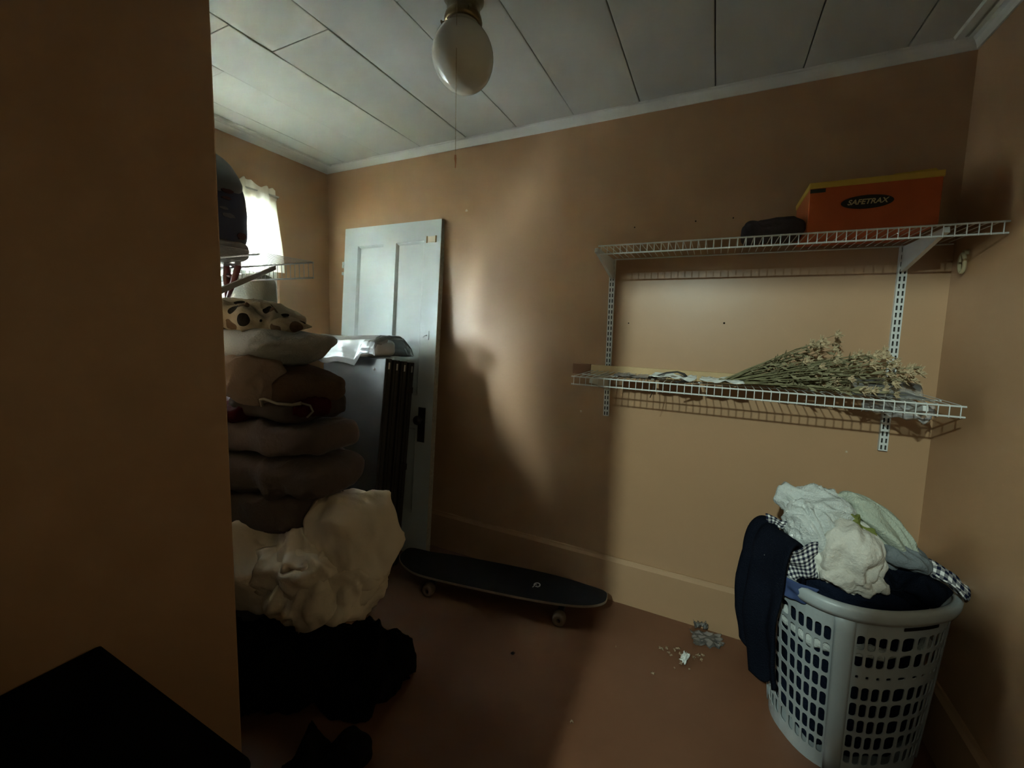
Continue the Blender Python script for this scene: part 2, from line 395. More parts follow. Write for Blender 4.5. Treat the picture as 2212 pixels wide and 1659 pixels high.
# crown mouldings: a cove against the wall and a bead on the ceiling
def crown(ax, a, b, pos, sgn, w=0.034):
    prof = [(0, ZC), (0, ZC-0.036), (0.006, ZC-0.036), (0.010, ZC-0.026), (0.018, ZC-0.015), (0.027, ZC-0.008), (w, ZC-0.007), (w, ZC)]
    return MB().prism([(pos+p[0]*sgn, p[1]) for p in prof], ax, a, b)
struct('trim_1', crown(0, XL, XR, YB, -1), M_crown)
struct('trim_2', crown(1, YN, YB-0.005, XL, 1, 0.040), M_crown)
struct('trim_3', crown(1, YD1, YB-0.005, XR, -1, 0.040), M_crown)
struct('trim_4', MB().prism([(XL+0.050, ZC-0.001), (XL+0.052, ZC-0.010), (XL+0.075, ZC-0.010), (XL+0.080, ZC-0.001)], 1, YN, YB-0.036), M_crown)
struct('trim_5', MB().prism([(XR-0.050, ZC-0.001), (XR-0.052, ZC-0.010), (XR-0.075, ZC-0.010), (XR-0.080, ZC-0.001)], 1, YD1, YB-0.036), M_crown)

# window 1: frame, sashes, panes
win = struct('window_1', MB().box((XL-WT-0.01, wy0, wz0), (XL-0.02, wy0+0.035, wz1)).box((XL-WT-0.01, wy1-0.012, wz0), (XL-0.02, wy1, wz1))
             .box((XL-WT-0.01, wy0, wz1-0.035), (XL-0.02, wy1, wz1)).box((XL-WT-0.03, wy0, wz0), (XL-0.005, wy1, wz0+0.035)), M_crown)
def sash(z0, z1, x):
    m = MB(); a, b = wy0+0.035, wy1-0.012; w = 0.022
    m.box((x, a, z0), (x+0.03, a+w, z1)).box((x, b-w, z0), (x+0.03, b, z1)).box((x, a+w, z0), (x+0.03, b-w, z0+w)).box((x, a+w, z1-w), (x+0.03, b-w, z1))
    s = obj('sash', m, M_crown, win)
    obj('pane', MB().box((x+0.013, a+w, z0+w), (x+0.017, b-w, z1-w)), M_glass, s)
sash(wz0+0.035, 1.61, XL-0.045); sash(1.57, wz1-0.035, XL-0.070)

# curtain on a slim rod
cur = thing('curtain', 'short off-white curtain hanging over the window on the left wall', 'curtain', (XL+0.03, 1.2, 2.06))
obj('curtain_rod', MB().tube([(XL+0.030, 0.64, 2.045), (XL+0.030, 1.548, 2.045), (XL+0.002, 1.552, 2.045)], 0.005), M_steel, cur)
def curt(u, v):
    y = 0.66+(1.535+0.022*(1-v)-0.66)*u
    z = 2.085-0.47*(1-v) if v < 1 else 2.085
    a = 0.012+0.006*(1-v)
    x = XL+0.032+a*math.sin(u*58+2.0*math.sin(v*2+u*9))+0.004*math.sin(u*140+v*3)
    top = max(0, (v-0.90)/0.10)
    z += top*(0.012*math.sin(u*40)+0.006*math.sin(u*97)) - (0.018*(u > 0.93)*(u-0.93)/0.07 if v > 0.9 else 0)
    if 0.87 < v < 0.92: x = XL+0.036+(x-XL-0.036)*0.45
    return (x, y, z)
cloth_grid('curtain_panel', curt, 150, 80, M_sheer, cur, 0.001)

# dark block added unseen outside the window to hold daylight off the right wall
blocker = thing('daylight_blocker', 'narrow dark block added outside the window to cut daylight', 'blocker', (-4.6, 1.1, -3.0))
obj('blocker_body', MB().box((-5.6, SY0, -3.0), (-4.3, SY1, 5.3)), mat('blocker_black', (0.009, 0.009, 0.009), 0.9, 0.2, bump=0.3, bscale=20), blocker)
obj('blocker_cap', MB().prism([(-5.8, 5.3), (-4.1, 5.3), (-4.95, 5.9)], 1, SY0-0.1, SY1+0.1), M_gap, blocker)

# ------------------------------------------------------------------ leaning panel door
DA = math.atan2(0.130, 1.93)          # lean towards the wall
DW, DH, DT = 0.752, 1.935, 0.036
door = thing('panel_door', 'old white painted panel door leaning unhung against the tan back wall', 'door', (-1.44-DW/2, 1.74, 0))
DM = Matrix.Translation((-1.438, 1.742, 0.0)) @ Matrix.Rotation(-DA, 4, 'X')
def D(mb): return mb.xf(DM)
# local: x from -DW..0, y 0..DT (0 = room face), z 0..DH
st = 0.115
def panel_frame():
    m = MB(); rec = 0.012
    xsn = [-DW, -DW+st, -DW/2-0.05, -DW/2+0.05, -st, 0]
    zsn = [0, 0.24, 0.74, 0.93, DH-0.115, DH]
    vs = []
    for iz in range(5):
        for ix in range(5):
            hole = (ix in (1, 3)) and (iz in (1, 3))
            a = (xsn[ix], 0 if not hole else rec, zsn[iz]); b = (xsn[ix+1], DT if not hole else DT-rec, zsn[iz+1])
            if not hole: m.box((a[0], 0, a[2]), (b[0], DT, b[2]))
    return m
obj('door_frame', D(panel_frame()), M_door, door)
xsn = [(-DW+st, -DW/2-0.05), (-DW/2+0.05, -st)]
for (x0, x1) in xsn:
    for (z0, z1) in ((0.24, 0.74), (0.93, DH-0.115)):
        m = MB(); m.box((x0, 0.014, z0), (x1, DT-0.012, z1))
        pn = obj('door_panel', D(m), M_door, door)
        q = MB(); e = 0.014                      # moulding around each panel
        for aa, bb_ in (((x0, z0), (x0+e, z1)), ((x1-e, z0), (x1, z1)), ((x0, z0), (x1, z0+e)), ((x0, z1-e), (x1, z1))):
            vertical = (bb_[0]-aa[0]) < 0.02
            if vertical:
                s_ = 1 if aa[0] == x0 else -1; xe = x0 if s_ > 0 else x1
                q.prism([(xe, 0.002), (xe+s_*0.006, 0.006), (xe+s_*e, 0.014), (xe, 0.014)], 2, z0, z1)
            else:
                s_ = 1 if aa[1] == z0 else -1; ze = z0 if s_ > 0 else z1
                q.prism([(0.002, ze), (0.006, ze+s_*0.006), (0.014, ze+s_*e), (0.014, ze)], 0, x0, x1)
        obj('panel_moulding', D(q), M_door, pn)
obj('door_edge', D(MB().box((0.0002, 0.001, 0.001), (0.002, DT-0.001, DH-0.001))), M_dooredge, door, label='chipped bare wooden edge')
hp = obj('hinge', D(MB().box((-0.098, -0.003, DH-0.128), (-0.028, 0.0, DH-0.093), 0.001)), mat('cream_plate', (0.72, 0.68, 0.55), 0.35, 0.5), door, label='old painted hinge plate')
sm = MB()
for x in (-0.094, -0.032): sm.box((x-0.004, -0.005, DH-0.13), (x+0.004, -0.002, DH-0.091), 0.001)
obj('hinge_edge', D(sm), mat('tarnished_brass', (0.28, 0.20, 0.09), 0.4, 0.5, 0.6), hp)
kk = MB()
for z in (1.655, 1.70, 1.72): kk.lathe([(0, -0.014), (0.008, -0.014), (0.008, 0.014), (0, 0.014)], (0, 0, 0), 10).xf(Matrix.Identity(4)) if 0 else kk.box((-DW-0.016, -0.004, z-0.012), (-DW, 0.010, z+0.008), 0.004)
obj('hinge', D(kk), M_door, door, label='white painted hinge knuckles')
lk = obj('lock_plate', D(MB().box((-0.098, -0.004, 0.665), (-0.048, 0.0, 0.865), 0.001)), M_iron, door, label='dark iron mortise lock plate')
obj('door_knob', D(MB().lathe([(0.0001, -0.058), (0.014, -0.056), (0.024, -0.048), (0.027, -0.040), (0.024, -0.032), (0.012, -0.024), (0.008, -0.015), (0.010, -0.004), (0.016, -0.003)], (-0.073, 0, 0.795), 20, 'y')), M_iron, lk, smooth=True)
obj('latch_hook', D(MB().box((-0.080, -0.003, 1.255), (-0.050, 0, 1.305), 0.001).tube([(-0.066, -0.003, 1.28), (-0.068, -0.016, 1.278), (-0.076, -0.020, 1.268)], 0.003)), M_door, door, label='small painted latch plate')
obj('latch_screw', D(MB().box((-0.070, -0.006, 1.277), (-0.062, -0.003, 1.283), 0.001)), M_iron, door)

# ------------------------------------------------------------------ folded screen leaning on the door, with film
scr = thing('folding_screen', 'folded dark brown four-panel screen leaning on the white door', 'screen', (-1.85, 1.6, 0))
SM = Matrix.Translation((-1.545, 1.425, 0)) @ Matrix.Rotation(-math.atan2(0.115, 1.0), 4, 'X')
th = 0.050
for i in range(4):
    y0 = i*0.058; m = MB(); hgt = 1.165-0.004*i
    m.box((-0.46, y0, 0.004), (-0.0, y0+th-0.006, hgt), 0.004)
    p = obj('panel', m.xf(SM), M_screen if i == 0 else M_screenedge, scr)
    m = MB(); m.box((-0.012, y0+0.014, 0.02), (0.004, y0+th-0.020, hgt-0.004), 0.002)
    obj('panel_edge', m.xf(SM), M_screenedge, p)
    m = MB(); m.box((0.003, y0+0.016, hgt-0.055), (0.006, y0+th-0.024, hgt-0.02), 0.001)
    obj('corner_clip', m.xf(SM), M_steel, p)
for z in (0.98, 0.55):
    obj('screen_hinge', MB().box((-0.004, 0.158, z), (0.010, 0.212, z+0.035), 0.003).xf(SM), M_iron, scr)
obj('stud', MB().lathe([(0.0001, -0.006), (0.006, -0.004), (0.008, 0.0)], (-0.075, 0, 1.105), 12, 'y').xf(SM), M_steel, scr)

film = thing('plastic_bag', 'clear plastic film bag draped over the top of the dark folded screen', 'bag', (-1.84, 1.62, 1.2))
def filmf(u, v):
    # u along x, v from the front hem over the top to the back hem
    x = -2.06+0.50*u
    end = max(0, (u-0.88)/0.12)
    ztop = 1.268-0.022*end*end-0.006*math.sin(u*5)
    y0, y1 = 1.515, 1.785
    zf = 1.120+0.006*math.sin(u*17)+0.012*noise.noise(Vector((u*6, 0, 3)))
    if u > 0.70: zf += 0.055*min(1, (u-0.70)/0.10)
    pts = [(y0-0.012, zf), (y0-0.014, zf+0.03), (y0+0.000, zf+0.06), (y0+0.030, ztop-0.020), (y0+0.075, ztop), (y1-0.07, ztop-0.005), (y1-0.02, 1.20), (y1, 1.15)]
    t = v*(len(pts)-1); i = min(int(t), len(pts)-2); fr = t-i
    y = pts[i][0]*(1-fr)+pts[i+1][0]*fr; z = pts[i][1]*(1-fr)+pts[i+1][1]*fr
    q = Vector((x*(3+10*end), y*18, z*18)); n = noise.noise(q)+0.5*(1-2*abs(noise.noise(q*2.1)))
    a = 0.35+0.9*end
    return Vector((x+0.003*n, y-0.009*n*a, z+0.008*n*a))
cloth_grid('film', filmf, 110, 70, M_film, film, 0.0012)
fb = blob((-1.85, 1.650, 1.200), (0.215, 0.105, 0.052), 5, 0.5, 0.4, 0.006, 8, (0.3, 1, 1), 0.001, nu=72, nv=30)
obj('wadding', fb, mat('white_foam', (0.66, 0.67, 0.69), 0.6, 0.3, bump=0.1, bscale=40), film, smooth=True, label='white foam inside the bag')

# ------------------------------------------------------------------ shelving on the back wall
def wire_shelf(name, label, x0, x1, z, ymin, n, depth=0.30):
    """white ventilated shelf: rails along x, cross wires that turn down at the front lip"""
    t = thing(name, label, 'shelf', ((x0+x1)/2, YB, z))
    yb, yf = YB-0.006, YB-depth; lip = 0.032
    for nm, y, zz in (('rail', yb, z-0.004), ('rail', yf, z), ('rail', yf+0.001, z-lip), ('rail', (yb+yf)/2, z-0.004)):
        obj(nm, MB().tube([(x0, y, zz), (x1, y, zz)], 0.0030 if nm == 'rail' else 0.002, 8), M_wire, t)
    src = None; org = Vector(((x0+x1)/2, YB, z))
    for i in range(n):
        x = x0+0.012+(x1-x0-0.024)*i/(n-1)
        if src is None:
            m = MB().tube([(x, yb, z+0.0025), (x, yf+0.004, z+0.003), (x, yf-0.002, z-0.001), (x, yf-0.0025, z-lip-0.003)], 0.0015, 6)
            src = obj('wire', m, M_wire, t, loc=(x, YB, z)); base = src
        else: share('wire', src, t, (x-org.x, 0, 0))
    return t
up_sh = wire_shelf('wire_shelf', 'upper white wire shelf on the back wall holding the orange box', -0.452, 0.728, 1.668, 1.593, 46)
lo_sh = wire_shelf('wire_shelf', 'lower white wire shelf on the back wall holding dried flowers', -0.545, 0.688, 1.136, 1.593, 48)

def bracket(parent, x, z, depth=0.285, h0=0.085, h1=0.016):
    y0 = YB-0.012
    m = MB(); w = 0.0065
    m.prism([(y0, z-0.006), (y0-depth, z-0.006), (y0-depth-0.004, z-0.006-h1), (y0-depth+0.03, z-0.012-h1), (y0-0.02, z-0.006-h0), (y0, z-0.010-h0)], 0, x-w, x+w)
    return obj('bracket', m, M_wire, parent)
for x in (-0.460, 0.597):
    bracket(up_sh, x, 1.668); bracket(lo_sh, x, 1.136, 0.285, 0.075)

def standard(x, label, z0, z1):
    t = thing('shelf_standard', label, 'shelf bracket', (x, YB, z0)); w = 0.0125; y = YB-0.014
    vs = []; fs = []; n = int(round((z1-z0)/0.026))
    for i in range(n):
        a = z0+(z1-z0)*i/n; b = z0+(z1-z0)*(i+1)/n
        for c0, c1 in ((-w, 0), (0, w)):
            holed_cell(lambda u, v: Vector((x+u, y, v)), c0, c1, a, b, 0.0028, 0.0085, (0.001, 0.001), vs, fs)
    obj('slotted_face', MB().add(vs, fs), M_wire, t, mods=solid(0.0016, 0))
    for s in (-1, 1): obj('side_flange', MB().box((x+s*w-0.0009, y, z0), (x+s*w+0.0009, YB, z1)), M_wire, t)
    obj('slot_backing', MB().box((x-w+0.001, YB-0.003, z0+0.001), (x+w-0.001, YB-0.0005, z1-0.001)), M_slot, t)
    return t
standard(-0.461, 'left slotted white wall upright supporting both wire shelves', 0.922, 1.664)
standard(0.597, 'right slotted white wall upright supporting both wire shelves', 0.912, 1.664)

# wooden cleat behind the lower shelf
cl = thing('wooden_cleat', 'pale bare wooden strip fixed on the wall behind the lower wire shelf', 'wood strip', (0, YB, 1.13))
obj('strip', MB().box((-0.545, YB-0.016, 1.122), (0.25, YB, 1.166), 0.002), M_raw, cl)
obj('strip_end', MB().box((-0.636, YB-0.018, 1.118), (-0.546, YB, 1.168), 0.002), M_rawbrown, cl, label='brown stained end')

# orange box on the upper shelf
bx = thing('cardboard_box', 'orange box with yellow lid and black oval logo on the upper shelf', 'box', (0.42, 1.72, 1.672))
obj('box_body', MB().box((0.250, 1.600, 1.6715), (0.578, 1.845, 1.812), 0.002), M_orangebox, bx)
obj('box_lid', MB().box((0.247, 1.597, 1.810), (0.581, 1.848, 1.829), 0.003), M_yellowbox, bx)
obj('lid_flap', MB().prism([(0.45, 1.829), (0.58, 1.829), (0.565, 1.842), (0.47, 1.838)], 1, 1.62, 1.64), M_yellowbox, bx)
obj('hand_slot', MB().box((0.250, 1.598, 1.796), (0.292, 1.5995, 1.808), 0.0006), M_logo, bx)
oc = Vector((0.402, 1.5992, 1.755))
ov = MB(); n = 40
ov.prism([(oc.x+0.066*math.cos(2*math.pi*i/n), oc.z+0.0205*math.sin(2*math.pi*i/n)) for i in range(n)], 1, 1.5972, 1.5999)
lg = obj('logo', ov, M_logo, bx)
def text_part(s, size, m, parent, loc, rot, shear=0.0, ext=0.0006, name='lettering', bold=0.0):
    cu = bpy.data.curves.new(name, 'FONT'); cu.body = s; cu.size = size; cu.align_x = 'CENTER'; cu.align_y = 'CENTER'; cu.extrude = ext; cu.shear = shear; cu.offset = bold
    to = bpy.data.objects.new('tmp', cu); COL.objects.link(to); bpy.context.view_layer.update()
    me = bpy.data.meshes.new_from_object(to.evaluated_get(bpy.context.evaluated_depsgraph_get())); bpy.data.objects.remove(to)
    me.materials.clear(); me.materials.append(m)
    o = bpy.data.objects.new(name, me); COL.objects.link(o); o.parent = parent; o.location = Vector(loc)-world_loc(parent); o.rotation_euler = rot; return o
text_part('SAFETRAX', 0.0215, M_logot, lg, (oc.x, 1.5968, oc.z), (R(90), 0, 0), 0.25, bold=0.0004)

# dusky folded cloth beside the box
tag(obj('folded_cloth', blob((0.165, 1.70, 1.700), (0.098, 0.10, 0.033), 21, 0.5, 0.4, 0.014, 8, (1, 1, 1), 0.002, zmin=1.6715, nu=56, nv=30), M_greycloth, loc=(0.165, 1.7, 1.672), smooth=True),
    'dusky grey folded cloth left of the orange box on the upper shelf', 'cloth')

# things on the lower shelf
zs = 1.141
def paper(name, c, sx, sy, h, seed, m, label, cat, amp=0.012):
    def fn(u, v):
        p = Vector((c[0]+(u-0.5)*sx, c[1]+(v-0.5)*sy, 0)); q = Vector((p.x*18, p.y*18, seed))
        a = amp*(1-1.8*abs(noise.noise(q)))+amp*0.5*noise.noise(q*2.4)
        return Vector((p.x+0.008*noise.noise(q+Vector((5, 0, 0))), p.y+0.008*noise.noise(q+Vector((9, 3, 0))), c[2]+h*0.5+max(-h*0.45, a)))
    return tag(cloth_grid(name, fn, 36, 24, m, None, 0.0012, loc=c), label, cat)
paper('crumpled_paper', (-0.145, 1.69, zs), 0.17, 0.16, 0.016, 3, M_paper, 'larger crumpled white paper at left on the lower wire shelf', 'paper')
paper('crumpled_paper', (0.03, 1.70, zs), 0.15, 0.14, 0.012, 8, M_paper, 'crumpled white paper between black strap and dried flower stems', 'paper')
paper('film_wrapper', (-0.31, 1.70, zs), 0.14, 0.13, 0.008, 12, M_film, 'flat cloudy plastic wrapper at the left end of the lower shelf', 'wrapper', 0.006)
st_ = MB().tube([(-0.235, 1.66, zs+0.004), (-0.205, 1.66, zs+0.016), (-0.170, 1.665, zs+0.030), (-0.130, 1.67, zs+0.036), (-0.105, 1.67, zs+0.028), (-0.090, 1.665, zs+0.012), (-0.088, 1.64, zs+0.004), (-0.13, 1.60, zs+0.003)], [0.003, 0.003, 0.0035, 0.0035, 0.005, 0.007, 0.006, 0.003], 8)
st_.tube([(-0.205, 1.66, zs+0.016), (-0.205, 1.605, zs+0.004), (-0.212, 1.598, 1.10), (-0.22, 1.60, 1.075)], 0.0018, 6)
tag(obj('strap', st_, M_iron, loc=(-0.16, 1.65, zs), smooth=True), 'thin black strap looped up on the lower wire shelf', 'strap')
tag(obj('pen', MB().tube([(-0.36, 1.70, zs+0.005), (-0.20, 1.68, zs+0.005)], 0.0035, 8).tube([(-0.20, 1.68, zs+0.005), (-0.195, 1.679, zs+0.005)], 0.002, 8), M_iron, loc=(-0.28, 1.69, zs)), 'thin dark rod lying at the left end of lower shelf', 'rod')
for i, (x, y, lab) in enumerate([(-0.352, 1.70, 'small round metal fitting at the left end of the lower shelf, left one'), (-0.328, 1.705, 'small round metal fitting at the left end of the lower shelf, right one')]):
    tag(obj('metal_fitting', MB().lathe([(0.0001, 0.012), (0.006, 0.011), (0.008, 0.006), (0.005, 0.002), (0.007, 0.0), (0.0001, 0)], (x, y, zs), 12), M_steel, loc=(x, y, zs), smooth=True), lab, 'metal fitting', 'metal fittings on the lower shelf')

# dried flower bunch
bq = thing('dried_flower_bunch', 'bunch of dried cream flowers lying on the lower wire shelf', 'flowers', (0.3, 1.72, zs))
rnd = random.Random(5); stems = MB(); leaves = MB(); heads = []
for i in range(120):
    p0 = Vector((0.02+0.10*rnd.random(), 1.72+0.035*rnd.uniform(-1, 1), zs+0.004+0.008*rnd.random()))
    t = rnd.random(); L = rnd.uniform(0.24, 0.52)
    el = rnd.uniform(0, 1)**1.2*0.62; az = rnd.uniform(-0.30, 0.24)
    if L > 0.40: el *= 0.55
    d = Vector((math.cos(el)*math.cos(az), math.cos(el)*math.sin(az), math.sin(el)))
    pts = []
    for k in range(7):
        s = k/6; p = p0+d*L*s; p.z += -0.05*el*s*s+0.008*noise.noise(Vector((i, s*3, 0))); p.y += 0.012*noise.noise(Vector((i, s*3, 5)))
        p.z = max(p.z, zs+0.003); p.y = min(p.y, YB-0.012); pts.append(p)
    stems.tube(pts, [0.0022, 0.002, 0.0018, 0.0015, 0.0013, 0.001, 0.0008], 5)
    heads.append((pts[-1], (pts[-1]-pts[-3]).normalized()))
    for k in range(7):
        s = rnd.uniform(0.3, 1); b = p0+(pts[-1]-p0)*s; l = rnd.uniform(0.012, 0.04); a = rnd.uniform(0, 6.28)
        dd = Vector((0.5*math.cos(a)+0.5, math.sin(a)*0.7, 0.5*math.sin(a*2.1)+0.1)).normalized(); w = dd.orthogonal().normalized()*l*0.16
        q = [b, b+dd*l*0.5+w, b+dd*l, b+dd*l*0.5-w]; q2 = [v+Vector((0, 0, 0.0012)) for v in q]
        for v in q+q2: v.z = max(v.z, zs+0.001); v.y = min(v.y, YB-0.008)
        leaves.add(q+q2, [(0, 1, 2, 3), (4, 5, 6, 7), (0, 1, 5, 4), (1, 2, 6, 5), (2, 3, 7, 6), (3, 0, 4, 7)])
o = obj('stem_bundle', stems, M_stem, bq, smooth=True); o['kind'] = 'stuff'
o = obj('leaf_mass', leaves, M_leaf, bq); o['kind'] = 'stuff'
def head_mesh(seed):
    m = MB(); r = random.Random(seed)
    m.lathe([(0.0001, -0.004), (0.004, -0.002), (0.005, 0.003), (0.0001, 0.006)], (0, 0, 0), 7)
    for k in range(9):
        a = k*0.70+r.random()*0.3; l = r.uniform(0.009, 0.017); e = r.uniform(0.1, 1.0)
        d = Vector((math.cos(a)*math.cos(e), math.sin(a)*math.cos(e), math.sin(e))); w = Vector((-math.sin(a), math.cos(a), 0))*l*0.28; up_ = Vector((0, 0, 0.002))
        q = [Vector((0, 0, 0)), d*l*0.6+w, d*l+up_, d*l*0.6-w]; q2 = [v+Vector((0, 0, 0.0012)) for v in q]
        m.add(q+q2, [(0, 1, 2, 3), (4, 5, 6, 7), (0, 1, 5, 4), (1, 2, 6, 5), (2, 3, 7, 6), (3, 0, 4, 7)])
    return m
hs = [mesh_of(head_mesh(s), 'flower_head', M_flower) for s in range(4)]
bl = world_loc(bq)
for i, (p, d) in enumerate(heads[:90]):
    o = bpy.data.objects.new('flower_head', hs[i % 4]); COL.objects.link(o); o.parent = bq; o.location = p-bl
    o.rotation_euler = d.to_track_quat('Z', 'Y').to_euler(); s = rnd.uniform(0.95, 1.7); o.scale = (s, s, s)

# clear plastic sleeve at the blossom end, sagging over the shelf edge
def sleeve(u, v):
    x = 0.42+0.20*u; a = -0.3+v*3.6
    r = 0.055-0.02*u
    y = 1.72-r*1.2*math.cos(a); z = zs+0.008+max(0, r*1.0*math.sin(a))
    q = Vector((x*20, y*20, z*20)); n_ = noise.noise(q)
    z += 0.012*n_; 
    if v < 0.12: y = 1.61; z = zs+0.006
    return Vector((x+0.004*n_, min(y+0.01*n_, YB-0.01), max(z, zs+0.002)))
tag(cloth_grid('plastic_sleeve', sleeve, 40, 40, M_film2, None, 0.0008, loc=(0.52, 1.7, zs)), 'clear plastic sleeve around the right end of the dried flowers', 'wrapper')
def drip(u, v):
    x = 0.47+0.19*u; z = 1.118-(0.052-0.03*abs(u-0.45))*v*(1+0.5*noise.noise(Vector((u*7, 0, 1)))); y = 1.70+0.05*v*math.sin(u*6)+0.015*noise.noise(Vector((u*9, v*5, 2)))
    return Vector((x, y, z))
tag(cloth_grid('plastic_scrap', drip, 30, 14, M_film, None, 0.001, loc=(0.56, 1.7, 1.10)), 'crumpled plastic scrap hanging below the right end of the lower shelf', 'wrapper')

# holes and filler marks in the back wall, loop on the right wall
hm = None
for (x, z, r) in [(-0.370, 1.806, 0.0032), (-0.111, 1.812, 0.0034), (0.034, 1.813, 0.003), (-0.376, 1.370, 0.0032), (0.028, 1.378, 0.0042)]:
    o = obj('screw_hole', MB().lathe([(0.0001, 0.0), (r, 0.0), (r, -0.0012), (0.0001, -0.0012)], (x, YB-0.0002, z), 12, 'y'), M_hole, bpy.data.objects['wall_back'])
for (x, z, r) in [(-1.287, 1.966, 0.008), (-0.591, 0.928, 0.006), (0.491, 0.888, 0.004)]:
    q = MB(); n = 10; rr_ = random.Random(int(x*1000)); q.prism([(x+r*(0.6+0.6*rr_.random())*math.cos(2*math.pi*i/n), z+r*(0.6+0.6*rr_.random())*math.sin(2*math.pi*i/n)) for i in range(n)], 1, YB-0.0012, YB)
    obj('filler_patch', q, M_spackle, bpy.data.objects['wall_back'])
lp = MB(); pts = []
for i in range(25):
    a = 2*math.pi*i/24; pts.append((XR-0.012, 1.80+0.016*math.cos(a), 1.585+0.030*math.sin(a)+0.006*math.cos(a)))
lp.tube(pts, 0.0055, 8, cap=False).box((XR-0.012, 1.792, 1.612), (XR, 1.808, 1.628), 0.002)
tag(obj('wall_loop', lp, mat('cream_cord', (0.40, 0.34, 0.20), 0.7, 0.3), loc=(XR-0.01, 1.8, 1.6), smooth=True), 'small cream oval loop hanging on the right wall under the upper shelf', 'hook')

# ------------------------------------------------------------------ ceiling globe lamp with pull chain
LX, LY = -0.768, 1.100
lamp = thing('ceiling_lamp', 'white glass globe ceiling lamp with brass collar and pull chain', 'lamp', (LX, LY, ZC))
obj('collar', MB().lathe([(0.0001, ZC), (0.060, ZC), (0.062, ZC-0.006), (0.056, ZC-0.014), (0.050, ZC-0.022), (0.050, ZC-0.050), (0.055, ZC-0.056), (0.058, ZC-0.068), (0.055, ZC-0.078), (0.049, ZC-0.080), (0.046, ZC-0.07)], (LX, LY, 0), 40), M_brass, lamp, smooth=True)
sc = MB()
for k in range(3):
    a = R(200+120*k); d = Vector((math.cos(a), math.sin(a), 0)); c = Vector((LX, LY, ZC-0.067)); sc.tube([c+d*0.054, c+d*0.066, c+d*0.0665], [0.0025, 0.0025, 0.005], 8).tube([c+d*0.0665, c+d*0.071], 0.005, 10)
obj('thumb_screw', sc, M_brass, lamp)
gp = []
for i in range(30):
    a = math.pi*i/29; z = math.cos(a); r = math.sin(a)
    zz = ZC-0.172+0.100*z; rr_ = 0.094*r
    if z > 0.80: 
        rr_ = max(rr_, 0.046); 
    gp.append((max(rr_, 0.0001), zz))
obj('globe', MB().lathe(gp, (LX, LY, 0), 48), M_milk, lamp, smooth=True)
ch = MB(); cx, cy = LX+0.034, LY-0.082
nb = 110; zt, zb = ZC-0.052, 1.835
for i in range(nb):
    z = zt+(zb-zt)*i/(nb-1); c = Vector((cx, cy, z)); r = 0.0016
    ch.add([c+Vector(v)*r for v in ((1, 0, 0), (-1, 0, 0), (0, 1, 0), (0, -1, 0), (0, 0, 1.25), (0, 0, -1.25))], [(0, 2, 4), (2, 1, 4), (1, 3, 4), (3, 0, 4), (2, 0, 5), (1, 2, 5), (3, 1, 5), (0, 3, 5)])
ch.tube([(LX+0.02, LY-0.046, ZC-0.04), (cx, cy, ZC-0.052)], 0.0025, 8)
obj('pull_chain', ch, M_brass, lamp)
obj('chain_tassel', MB().tube([(cx, cy, 1.835), (cx, cy, 1.825), (cx+0.001, cy, 1.812), (cx, cy, 1.798)], [0.0028, 0.0035, 0.002, 0.0015], 8), mat('copper_string', (0.30, 0.11, 0.04), 0.6, 0.4), lamp)

# ------------------------------------------------------------------ skateboard
sk = thing('skateboard', 'long black skateboard on its wheels in front of the baseboard', 'skateboard', (-0.905, 1.635, 0))
SK = Matrix.Translation((-0.905, 1.640, 0)) @ Matrix.Rotation(R(9.0), 4, 'Z')
HL, HW = 0.535, 0.112
def deck_outline(k, n=64, inset=0.0):
    a = 2*math.pi*k/n; c, s = math.cos(a), math.sin(a)
    e = 0.42
    x = math.copysign(abs(c)**0.55, c)*(HL-inset); y = math.copysign(abs(s)**0.62, s)*(HW-inset)
    y *= 1-0.25*max(0, (x/HL))**2
    return x, y
def deck_z(x, y):
    z = 0.102+0.16*(y*y)*4*0.5
    if x > 0.40: z += (x-0.40)**2*0.8
    if x < -0.38: z += (x+0.38)**2*1.6
    return z
def deck_layer(z0, z1, inset):
    m = MB(); n = 64; rings = [1.0, 0.8, 0.6, 0.4, 0.2]; vs = []; fs = []
    for top in (1, 0):
        for rg in rings:
            for k in range(n):
                x, y = deck_outline(k, n, inset); x *= rg; y *= rg
                vs.append(Vector((x, y, deck_z(x, y)+(z1 if top else z0))))
        vs.append(Vector((0, 0, deck_z(0, 0)+(z1 if top else z0))))
    N = len(rings)*n+1
    for t in (0, 1):
        b = t*N
        for r_ in range(len(rings)-1):
            for k in range(n): fs.append((b+r_*n+k, b+r_*n+(k+1) % n, b+(r_+1)*n+(k+1) % n, b+(r_+1)*n+k))
        for k in range(n): fs.append((b+4*n+k, b+4*n+(k+1) % n, b+N-1))
    for k in range(n): fs.append((k, (k+1) % n, N+(k+1) % n, N+k))
    return m.add(vs, fs).xf(SK)
obj('deck', deck_layer(-0.010, 0.0, 0.0), M_deck, sk)
gr = obj('grip_tape', deck_layer(0.0, 0.0012, 0.0022), M_grip, sk)
